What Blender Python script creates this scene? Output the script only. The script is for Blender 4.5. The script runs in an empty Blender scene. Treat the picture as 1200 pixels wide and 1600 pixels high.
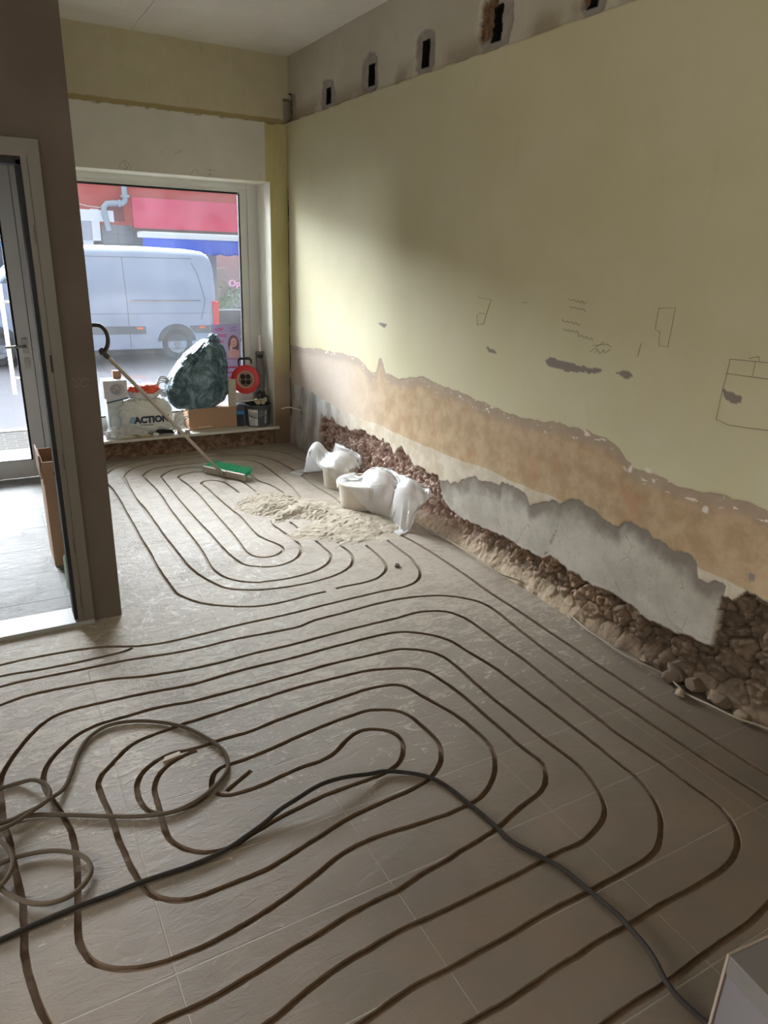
import bpy, bmesh, math, random
import numpy as np
from mathutils import Vector, Matrix
random.seed(4)
rng = np.random.default_rng(7)
C = bpy.context.scene.collection
PI = math.pi

# ------------------------------------------------------------------ camera
CAM_H = 1.70
YAW, PITCH, ROLL, FPX = 0.517398, 0.348689, 0.0351905, 1114.94
_f = np.array([math.sin(YAW)*math.cos(PITCH), math.cos(YAW)*math.cos(PITCH), -math.sin(PITCH)])
_r0 = np.array([math.cos(YAW), -math.sin(YAW), 0.0])
_u0 = np.cross(_r0, _f)
_r = math.cos(ROLL)*_r0 + math.sin(ROLL)*_u0
_u = -math.sin(ROLL)*_r0 + math.cos(ROLL)*_u0
cam = bpy.data.cameras.new('camera'); camo = bpy.data.objects.new('camera', cam); C.objects.link(camo)
cam.sensor_fit = 'VERTICAL'; cam.sensor_height = 24.0; cam.lens = FPX/1600*24.0
cam.clip_start = 0.05; cam.clip_end = 200
camo.matrix_world = Matrix(((_r[0], _u[0], -_f[0], 0), (_r[1], _u[1], -_f[1], 0), (_r[2], _u[2], -_f[2], CAM_H), (0, 0, 0, 1)))
bpy.context.scene.camera = camo

# ------------------------------------------------------------------ light
vs = bpy.context.scene.view_settings
vs.view_transform = 'Standard'; vs.look = 'None'; vs.gamma = 1; vs.use_curve_mapping = False
vs.exposure = 0.18
SKY_BASE, SKY_PATCH, SUN_W = 0.85, 66.0, 3.5
world = bpy.data.worlds.new('overcast_sky'); bpy.context.scene.world = world; world.use_nodes = True
wn = world.node_tree; wn.nodes.clear()
w_out = wn.nodes.new('ShaderNodeOutputWorld'); w_bg = wn.nodes.new('ShaderNodeBackground')
w_tc = wn.nodes.new('ShaderNodeTexCoord'); w_dot = wn.nodes.new('ShaderNodeVectorMath'); w_dot.operation = 'DOT_PRODUCT'
_d = Vector((-0.36, 0.82, 0.44)).normalized(); w_dot.inputs[1].default_value = _d
w_map = wn.nodes.new('ShaderNodeMapRange'); w_map.interpolation_type = 'SMOOTHSTEP'
w_map.inputs[1].default_value = 0.44; w_map.inputs[2].default_value = 1.0
w_map.inputs[3].default_value = SKY_BASE; w_map.inputs[4].default_value = SKY_PATCH
w_bg.inputs[0].default_value = (0.92, 0.96, 1.0, 1)
wn.links.new(w_tc.outputs['Generated'], w_dot.inputs[0]); wn.links.new(w_dot.outputs['Value'], w_map.inputs[0])
wn.links.new(w_map.outputs[0], w_bg.inputs[1]); wn.links.new(w_bg.outputs[0], w_out.inputs[0])
# hazy sun behind thin cloud, over the houses across the street
sun = bpy.data.lights.new('hazy_sun', 'SUN'); sun.energy = SUN_W; sun.angle = math.radians(60); sun.color = (1.0, 0.97, 0.92)
suno = bpy.data.objects.new('hazy_sun', sun); C.objects.link(suno)
suno.rotation_euler = Vector((-0.50, 0.80, 0.42)).to_track_quat('Z', 'Y').to_euler()
def portal(name, loc, sx, sy):
    l = bpy.data.lights.new(name, 'AREA'); l.shape = 'RECTANGLE'; l.size = sx; l.size_y = sy; l.energy = 1
    try: l.cycles.is_portal = True
    except Exception: pass
    o = bpy.data.objects.new(name, l); C.objects.link(o); o.location = loc
    o.rotation_euler = (-PI/2, 0, 0)          # faces -Y, into the room
    return o
# unseen fill light added in an opening of the left wall
sw_ = bpy.data.lights.new('side_fill', 'AREA'); sw_.shape = 'RECTANGLE'; sw_.size = 1.5; sw_.size_y = 2.6; sw_.energy = 5; sw_.color = (1.0, .98, .94)
swo = bpy.data.objects.new('side_fill', sw_); C.objects.link(swo); swo.location = (-2.26, 1.2, 1.35); swo.rotation_euler = (0, -PI/2, 0)
# second unseen fill light, added behind the camera to brighten the room
rw_ = bpy.data.lights.new('rear_fill', 'AREA'); rw_.shape = 'RECTANGLE'; rw_.size = 2.4; rw_.size_y = 1.3; rw_.energy = 30; rw_.color = (1.0, .98, .95)
rwo = bpy.data.objects.new('rear_fill', rw_); C.objects.link(rwo); rwo.location = (.2, -2.56, 1.65); rwo.rotation_euler = (PI/2, 0, 0)
portal('window_portal', (1.5, 6.62, 1.2), 1.6, 2.1)
portal('door_portal', (-0.15, 6.2, 1.1), 1.0, 2.2)

# ------------------------------------------------------------------ pixel rays -> real places
def ray(x, y): return _f + (x-600)/FPX*_r - (y-800)/FPX*_u
CO = np.array([0, 0, CAM_H])
def on_z(x, y, z=0.0):
    d = ray(x, y); return d*((z-CAM_H)/d[2]) + CO
def on_x(x, y, X):
    d = ray(x, y); return d*(X/d[0]) + CO
def on_y(x, y, Y):
    d = ray(x, y); return d*(Y/d[1]) + CO

# ------------------------------------------------------------------ helpers
def lin(r, g=None, b=None):
    if g is None: r, g, b = r
    f = lambda c: (c/255/12.92) if c/255 <= .04045 else ((c/255+.055)/1.055)**2.4
    return (f(r), f(g), f(b), 1)
class NT:
    def __init__(s, name):
        s.m = bpy.data.materials.new(name); s.m.use_nodes = True; s.t = s.m.node_tree; s.t.nodes.clear()
        s.out = s.n('ShaderNodeOutputMaterial'); s.tc = s.n('ShaderNodeTexCoord')
    def n(s, typ, **kw):
        x = s.t.nodes.new(typ)
        for k, v in kw.items(): setattr(x, k, v)
        return x
    def set(s, sock, v):
        if isinstance(v, bpy.types.NodeSocket): s.t.links.new(v, sock)
        else:
            try: sock.default_value = v
            except Exception: sock.default_value = tuple(v)[:3]
    def obj(s): return s.tc.outputs['Object']
    def noise(s, scale, detail=4, rough=.55, vec=None, dist=0, stretch=None):
        x = s.n('ShaderNodeTexNoise'); x.inputs['Scale'].default_value = scale; x.inputs['Detail'].default_value = detail
        x.inputs['Roughness'].default_value = rough; x.inputs['Distortion'].default_value = dist
        v = vec or s.obj()
        if stretch:
            mp = s.n('ShaderNodeMapping'); mp.inputs['Scale'].default_value = stretch; s.t.links.new(v, mp.inputs[0]); v = mp.outputs[0]
        s.t.links.new(v, x.inputs['Vector']); return x.outputs['Fac']
    def voro(s, scale, feature='F1', out='Distance', vec=None):
        x = s.n('ShaderNodeTexVoronoi', feature=feature); x.inputs['Scale'].default_value = scale
        s.t.links.new(vec or s.obj(), x.inputs['Vector']); return x.outputs[out]
    def math(s, op, a, b=0, c=0):
        x = s.n('ShaderNodeMath', operation=op); s.set(x.inputs[0], a); s.set(x.inputs[1], b); s.set(x.inputs[2], c); return x.outputs[0]
    def ramp(s, v, lo, hi, a=0, b=1, smooth=True):
        x = s.n('ShaderNodeMapRange'); x.interpolation_type = 'SMOOTHSTEP' if smooth else 'LINEAR'
        s.set(x.inputs[0], v); s.set(x.inputs[1], lo); s.set(x.inputs[2], hi); s.set(x.inputs[3], a); s.set(x.inputs[4], b); return x.outputs[0]
    def mix(s, f, a, b, blend='MIX'):
        x = s.n('ShaderNodeMix', data_type='RGBA', blend_type=blend)
        s.set(x.inputs[0], f); s.set(x.inputs[6], a); s.set(x.inputs[7], b); return x.outputs[2]
    def attr(s, name):
        x = s.n('ShaderNodeAttribute', attribute_name=name); return x.outputs['Fac']
    def sep(s, v=None):
        x = s.n('ShaderNodeSeparateXYZ'); s.t.links.new(v or s.obj(), x.inputs[0]); return x.outputs
    def bsdf(s, col, rough=.6, metal=0, bump=None, bstr=.3, bdist=.01, spec=.5, **kw):
        p = s.n('ShaderNodeBsdfPrincipled'); s.set(p.inputs['Base Color'], col); s.set(p.inputs['Roughness'], rough)
        p.inputs['Metallic'].default_value = metal; p.inputs['Specular IOR Level'].default_value = spec
        for k, v in kw.items(): s.set(p.inputs[k.replace('_', ' ')], v)
        if bump is not None:
            b = s.n('ShaderNodeBump'); b.inputs['Strength'].default_value = bstr; b.inputs['Distance'].default_value = bdist
            s.t.links.new(bump, b.inputs['Height']); s.t.links.new(b.outputs[0], p.inputs['Normal'])
        s.p = p; s.t.links.new(p.outputs[0], s.out.inputs[0]); return s.m
MC = {}
def mat(name, col, rough=.6, metal=0, var=.12, scale=12, bstr=.12, spec=.5, **kw):
    """plain surface with a little procedural variation and grain"""
    if name in MC: return MC[name]
    t = NT(name); c = lin(col); n = t.noise(scale, 5)
    dark = tuple(v*(1-var) for v in c[:3])+(1,); light = tuple(min(1, v*(1+var)) for v in c[:3])+(1,)
    MC[name] = t.bsdf(t.mix(n, dark, light), rough, metal, bump=t.noise(scale*6, 4), bstr=bstr, bdist=.002, spec=spec, **kw)
    return MC[name]

def mesh(name, verts, faces, m, parent=None, smooth=False):
    me = bpy.data.meshes.new(name); me.from_pydata([tuple(map(float, v)) for v in verts], [], faces); me.update()
    if m: me.materials.append(m)
    if smooth: me.shade_smooth()
    o = bpy.data.objects.new(name, me); C.objects.link(o)
    if parent: o.parent = parent
    return o
def from_bm(name, bm, m, parent=None, smooth=False, auto=None):
    me = bpy.data.meshes.new(name); bmesh.ops.recalc_face_normals(bm, faces=bm.faces); bm.to_mesh(me); bm.free()
    if m: me.materials.append(m)
    if smooth:
        me.shade_smooth()
        if auto: me.set_sharp_from_angle(angle=math.radians(auto))
    o = bpy.data.objects.new(name, me); C.objects.link(o)
    if parent: o.parent = parent
    return o
def bx(bm, lo, hi, mtx=None, bevel=0):
    g = bmesh.ops.create_cube(bm, size=1)['verts']
    for v in g: v.co = Vector([lo[i]+(v.co[i]+.5)*(hi[i]-lo[i]) for i in range(3)])
    if bevel:
        es = set(e for v in g for e in v.link_edges)
        r = bmesh.ops.bevel(bm, geom=list(es), offset=bevel, segments=2, affect='EDGES', profile=.6)
        g = list(set(v for f in r['faces'] for v in f.verts) | set(v for v in g if v.is_valid))
    if mtx is not None:
        for v in g: v.co = mtx @ v.co
    return g
def box(name, lo, hi, m, parent=None, bevel=0, mtx=None):
    bm = bmesh.new(); bx(bm, lo, hi, mtx, bevel); return from_bm(name, bm, m, parent)
def boxes(name, lst, m, parent=None, bevel=0):
    bm = bmesh.new()
    for lo, hi in lst: bx(bm, lo, hi, None, bevel)
    return from_bm(name, bm, m, parent)
def tube_bm(bm, pts, r, seg=8, closed=False, cap=True):
    P = [Vector(p) for p in pts]; n = len(P); rings = []
    up = Vector((0, 0, 1)); prev = None
    for i in range(n):
        a = P[i-1] if (i > 0 or closed) else P[i]; b = P[(i+1) % n] if (i < n-1 or closed) else P[i]
        t = (b-a).normalized() if (b-a).length > 1e-9 else Vector((0, 0, 1))
        if prev is None:
            s = t.cross(up)
            if s.length < .05: s = t.cross(Vector((1, 0, 0)))
        else: s = prev - t*prev.dot(t)
        s.normalize(); prev = s; w = t.cross(s)
        rr = r[i] if isinstance(r, (list, tuple, np.ndarray)) else r
        rings.append([bm.verts.new(P[i]+(s*math.cos(2*PI*k/seg)+w*math.sin(2*PI*k/seg))*rr) for k in range(seg)])
    m = n if closed else n-1
    for i in range(m):
        A = rings[i]; B = rings[(i+1) % n]
        for k in range(seg): bm.faces.new((A[k], A[(k+1) % seg], B[(k+1) % seg], B[k]))
    if cap and not closed: bm.faces.new(rings[0]); bm.faces.new(rings[-1])
def tube(name, pts, r, m, parent=None, seg=8, closed=False):
    bm = bmesh.new(); tube_bm(bm, pts, r, seg, closed); return from_bm(name, bm, m, parent, smooth=True, auto=50)
def tubes(name, lst, r, m, parent=None, seg=6):
    bm = bmesh.new()
    for p in lst: tube_bm(bm, p, r, seg)
    return from_bm(name, bm, m, parent, smooth=True, auto=50)
def lathe_bm(bm, prof, seg=32, mtx=None, sx=1, sy=1):
    rings = []
    for r, z in prof:
        rings.append([bm.verts.new(((mtx @ Vector((r*sx*math.cos(2*PI*k/seg), r*sy*math.sin(2*PI*k/seg), z))) if mtx is not None else Vector((r*sx*math.cos(2*PI*k/seg), r*sy*math.sin(2*PI*k/seg), z)))) for k in range(seg)])
    for A, B in zip(rings, rings[1:]):
        for k in range(seg): bm.faces.new((A[k], A[(k+1) % seg], B[(k+1) % seg], B[k]))
    if prof[0][0] > 1e-6: bm.faces.new(rings[0])
    if prof[-1][0] > 1e-6: bm.faces.new(rings[-1])
    bmesh.ops.remove_doubles(bm, verts=bm.verts, dist=1e-6)
def lathe(name, prof, m, parent=None, seg=32, mtx=None, auto=35, sx=1, sy=1):
    bm = bmesh.new(); lathe_bm(bm, prof, seg, mtx, sx, sy); return from_bm(name, bm, m, parent, smooth=True, auto=auto)
def prism(name, poly, thick, m, parent=None, mtx=None):
    """polygon in local XY, thickness along local -Z..0"""
    bm = bmesh.new(); f = bm.faces.new([bm.verts.new((x, y, 0)) for x, y in poly])
    r = bmesh.ops.extrude_face_region(bm, geom=[f])
    for v in r['geom']:
        if isinstance(v, bmesh.types.BMVert): v.co.z -= thick
    bmesh.ops.triangulate(bm, faces=[f for f in bm.faces if len(f.verts) > 4])
    if mtx is not None:
        for v in bm.verts: v.co = mtx @ v.co
    return from_bm(name, bm, m, parent)
def text(name, s, size, m, parent, mtx, offset=0, ext=.0004, align='CENTER'):
    cu = bpy.data.curves.new(name, 'FONT'); cu.body = s; cu.size = size; cu.extrude = ext; cu.offset = offset
    cu.align_x = align; cu.resolution_u = 3
    t = bpy.data.objects.new(name+'_tmp', cu); C.objects.link(t); bpy.context.view_layer.update()
    me = bpy.data.meshes.new_from_object(t.evaluated_get(bpy.context.evaluated_depsgraph_get()))
    bpy.data.objects.remove(t); me.name = name; me.transform(mtx); me.materials.clear(); me.materials.append(m)
    o = bpy.data.objects.new(name, me); C.objects.link(o)
    if parent: o.parent = parent
    return o
def tag(o, label, cat, group=None, kind=None):
    o['label'] = label; o['category'] = cat
    if group: o['group'] = group
    if kind: o['kind'] = kind
    return o
def thing(name, label, cat, loc=(0, 0, 0), group=None):
    o = bpy.data.objects.new(name, None); C.objects.link(o); o.location = loc; o.empty_display_size = .1
    bpy.context.view_layer.update()
    return tag(o, label, cat, group)
def adopt(root):
    """children were modelled in world space: keep them there under a root that stands at its base"""
    M = Matrix.Translation(root.location).inverted()
    for ch in [o for o in bpy.data.objects if o.parent == root]:
        ch.data.transform(M)
        for g in [o for o in bpy.data.objects if o.parent == ch]: g.data.transform(M)
def struct(o, label=None):
    o['kind'] = 'structure'
    if label: o['label'] = label; 
    return o
def frame_mtx(origin, xdir, ydir):
    x = Vector(xdir).normalized(); z = x.cross(Vector(ydir)).normalized(); y = z.cross(x)
    o = Vector(origin)
    return Matrix(((x.x, y.x, z.x, o.x), (x.y, y.y, z.y, o.y), (x.z, y.z, z.z, o.z), (0, 0, 0, 1)))
def catmull(P, step):
    P = np.array(P, float); out = []
    Q = np.vstack([2*P[0]-P[1], P, 2*P[-1]-P[-2]])
    for i in range(1, len(Q)-2):
        p0, p1, p2, p3 = Q[i-1:i+3]; n = max(2, int(np.linalg.norm(p2-p1)/step)+1)
        for t in np.linspace(0, 1, n, endpoint=False):
            out.append(.5*((2*p1)+(-p0+p2)*t+(2*p0-5*p1+4*p2-p3)*t*t+(-p0+3*p1-3*p2+p3)*t**3))
    out.append(P[-1]); return np.array(out)
def vnoise(x, y, seed=0):
    g = np.random.default_rng(seed).random((256, 256)); xi = np.floor(x).astype(int); yi = np.floor(y).astype(int)
    fx = x-xi; fy = y-yi; fx = fx*fx*(3-2*fx); fy = fy*fy*(3-2*fy)
    a = g[xi % 256, yi % 256]; b = g[(xi+1) % 256, yi % 256]; c = g[xi % 256, (yi+1) % 256]; d = g[(xi+1) % 256, (yi+1) % 256]
    return (a*(1-fx)+b*fx)*(1-fy)+(c*(1-fx)+d*fx)*fy
def fbm(x, y, oct=4, seed=0, gain=.5):
    s = 0; a = 1; t = 0
    for i in range(oct): s = s+a*vnoise(x*2**i+17*i, y*2**i+31*i, seed+i); t += a; a *= gain
    return s/t
def voronoi2(x, y, cell, seed=0):
    """F1 distance, F2-F1 and a per-cell random value"""
    r = np.random.default_rng(seed); jx = r.random((128, 128)); jy = r.random((128, 128)); jv = r.random((128, 128))
    X = x/cell; Y = y/cell; xi = np.floor(X).astype(int); yi = np.floor(Y).astype(int)
    f1 = np.full(X.shape, 9.); f2 = np.full(X.shape, 9.); val = np.zeros(X.shape)
    for dx in (-1, 0, 1):
        for dy in (-1, 0, 1):
            a = (xi+dx) % 128; b = (yi+dy) % 128
            d = np.hypot(xi+dx+jx[a, b]-X, yi+dy+jy[a, b]-Y)
            nf = d < f1; f2 = np.where(nf, f1, np.minimum(f2, d)); val = np.where(nf, jv[a, b], val); f1 = np.where(nf, d, f1)
    return f1, f2-f1, val
def inpoly(px, py, poly):
    r = np.zeros(px.shape, bool); n = len(poly)
    for i in range(n):
        x1, y1 = poly[i]; x2, y2 = poly[(i+1) % n]
        c = ((y1 > py) != (y2 > py)) & (px < (x2-x1)*(py-y1)/((y2-y1) if y2 != y1 else 1e-9)+x1); r ^= c
    return r
def sstep(a, b, v):
    t = np.clip((v-a)/(b-a), 0, 1); return t*t*(3-2*t)
def grid_mesh(name, P, m, parent=None, attrs=None, keep=None, smooth=True):
    """P: (nu, nv, 3)"""
    nu, nv = P.shape[:2]; idx = np.arange(nu*nv).reshape(nu, nv)
    q = np.stack([idx[:-1, :-1], idx[1:, :-1], idx[1:, 1:], idx[:-1, 1:]], -1).reshape(-1, 4)
    if keep is not None: q = q[keep.reshape(-1)]
    me = bpy.data.meshes.new(name); me.vertices.add(nu*nv); me.vertices.foreach_set('co', P.reshape(-1).astype(np.float32))
    me.loops.add(q.size); me.loops.foreach_set('vertex_index', q.reshape(-1).astype(np.int32))
    me.polygons.add(len(q)); me.polygons.foreach_set('loop_start', (np.arange(len(q))*4).astype(np.int32))
    me.polygons.foreach_set('loop_total', np.full(len(q), 4, np.int32)); me.update(calc_edges=True); me.validate()
    for k, v in (attrs or {}).items():
        a = me.attributes.new(k, 'FLOAT', 'POINT'); a.data.foreach_set('value', v.reshape(-1).astype(np.float32))
    if keep is not None:
        bm = bmesh.new(); bm.from_mesh(me); bmesh.ops.delete(bm, geom=[v for v in bm.verts if not v.link_faces], context='VERTS'); bm.to_mesh(me); bm.free()
    me.materials.append(m)
    if smooth: me.shade_smooth()
    o = bpy.data.objects.new(name, me); C.objects.link(o)
    if parent: o.parent = parent
    return o

# ------------------------------------------------------------------ dimensions of the room
XW = 2.43; YF = 6.10; ZC = 3.125; YP = 3.30      # right wall, front wall, ceiling, partition
ZS = 0.17                                         # window board
YG = 6.43                                         # inner face of the window frame

# ================================================================== STRUCTURE
# ---- floor materials
def floor_mat():
    t = NT('dusty_floor_tiles'); s = t.sep()
    X, Y = s[0], s[1]
    def joints(v, off, pitch, w):
        a = t.math('ABSOLUTE', t.math('SUBTRACT', t.math('FRACT', t.math('DIVIDE', t.math('SUBTRACT', v, off), pitch)), .5))
        return t.ramp(a, .5-w/pitch, .5-w/pitch*.45)
    jy = joints(Y, 1.337, .3045, .0030); jx = joints(X, 1.432, .609, .0026)
    j = t.math('MAXIMUM', jx, jy)
    # per tile tint
    cx = t.math('FLOOR', t.math('DIVIDE', t.math('SUBTRACT', X, 1.432), .609)); cy = t.math('FLOOR', t.math('DIVIDE', t.math('SUBTRACT', Y, 1.337), .3045))
    cmb = t.n('ShaderNodeCombineXYZ'); t.set(cmb.inputs[0], cx); t.set(cmb.inputs[1], cy)
    wnz = t.n('ShaderNodeTexWhiteNoise'); t.t.links.new(cmb.outputs[0], wnz.inputs['Vector'])
    n1 = t.noise(5, 5, .6); n2 = t.noise(22, 5, .65); n3 = t.noise(1.3, 4, .6)
    base = t.mix(t.ramp(n1, .35, .65), lin(78, 68, 55), lin(88, 72, 57))
    base = t.mix(t.math('MULTIPLY', n2, .35), base, lin(88, 74, 60))
    base = t.mix(t.math('MULTIPLY', wnz.outputs['Value'], .25), base, lin(90, 80, 66))
    dist = t.ramp(t.math('ADD', Y, t.math('MULTIPLY', n3, 1.0)), 1.3, 3.6)
    sw = t.noise(9, 6, .7, dist=1.2, stretch=(1.0, 2.2, 1)); fine = t.noise(60, 5, .7)
    dm = t.math('ADD', t.math('MULTIPLY', sw, .8), t.math('MULTIPLY', fine, .35))
    thr = t.ramp(dist, 0, 1, .72, .36, False)
    dust = t.ramp(dm, thr, t.math('ADD', thr, .22), 0, 1)
    dust = t.math('MAXIMUM', dust, t.math('MULTIPLY', dist, .75))
    jc = t.mix(t.noise(14, 3), lin(76, 66, 54), lin(128, 116, 98))
    jc = t.mix(t.math('MULTIPLY', dist, .75), jc, lin(176, 165, 150))
    col = t.mix(t.math('MULTIPLY', j, .75), base, jc)
    dustc = t.mix(t.noise(3.1, 4), lin(152, 137, 119), lin(186, 176, 160))
    col = t.mix(t.math('MULTIPLY', dust, t.ramp(j, 0, 1, .88, .6)), col, dustc)
    # brighter powder smears where shoes have tracked plaster out of the passage
    mp = t.n('ShaderNodeMapping'); mp.inputs['Location'].default_value = (-.72, -3.55, 0); t.t.links.new(t.obj(), mp.inputs[0])
    ln = t.n('ShaderNodeVectorMath', operation='LENGTH'); t.t.links.new(mp.outputs[0], ln.inputs[0])
    near = t.ramp(ln.outputs['Value'], 1.25, .15)
    pw = t.math('MULTIPLY', near, t.ramp(t.noise(7, 7, .75, dist=2.0), .52, .64))
    col = t.mix(t.math('MULTIPLY', pw, .5), col, lin(224, 222, 218))
    pas = t.math('MULTIPLY', t.ramp(X, .34, .30), t.ramp(Y, 3.40, 3.42)); pj = joints(Y, 3.62, .36, .004)
    pcol = t.mix(pj, t.mix(t.ramp(sw, .4, .7), lin(128, 125, 121), lin(146, 143, 138)), lin(60, 55, 50)); col = t.mix(pas, col, pcol)
    prints = t.voro(62, 'DISTANCE_TO_EDGE', vec=t.obj()); blob = t.math('MULTIPLY', t.ramp(t.noise(3.4, 3, .5, dist=.6), .56, .64), t.ramp(Y, 2.2, 3.2))
    h = t.math('ADD', t.math('MULTIPLY', sw, 1.0), t.math('MULTIPLY', fine, .35))
    h = t.math('SUBTRACT', h, t.math('MULTIPLY', t.math('MULTIPLY', t.ramp(prints, .12, .0), blob), .35))
    h = t.math('SUBTRACT', h, t.math('MULTIPLY', j, .25))
    amp = t.ramp(dist, 0, 1, .25, 1, False); h = t.math('MULTIPLY', h, amp)
    return t.bsdf(col, t.ramp(dust, 0, 1, .55, .66, False), bump=h, bstr=.9, bdist=.011, spec=.45)
M_floor = floor_mat()
tt = NT('raw_screed_in_the_slots'); n_ = tt.noise(40, 5, .6); M_slot = tt.bsdf(tt.mix(tt.ramp(tt.sep()[1], 2.4, 4.4, 0, .8), tt.mix(n_, lin(78, 60, 42), lin(120, 98, 76)), lin(176, 164, 146)), .95, bump=n_, bstr=.6, bdist=.003)

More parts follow.
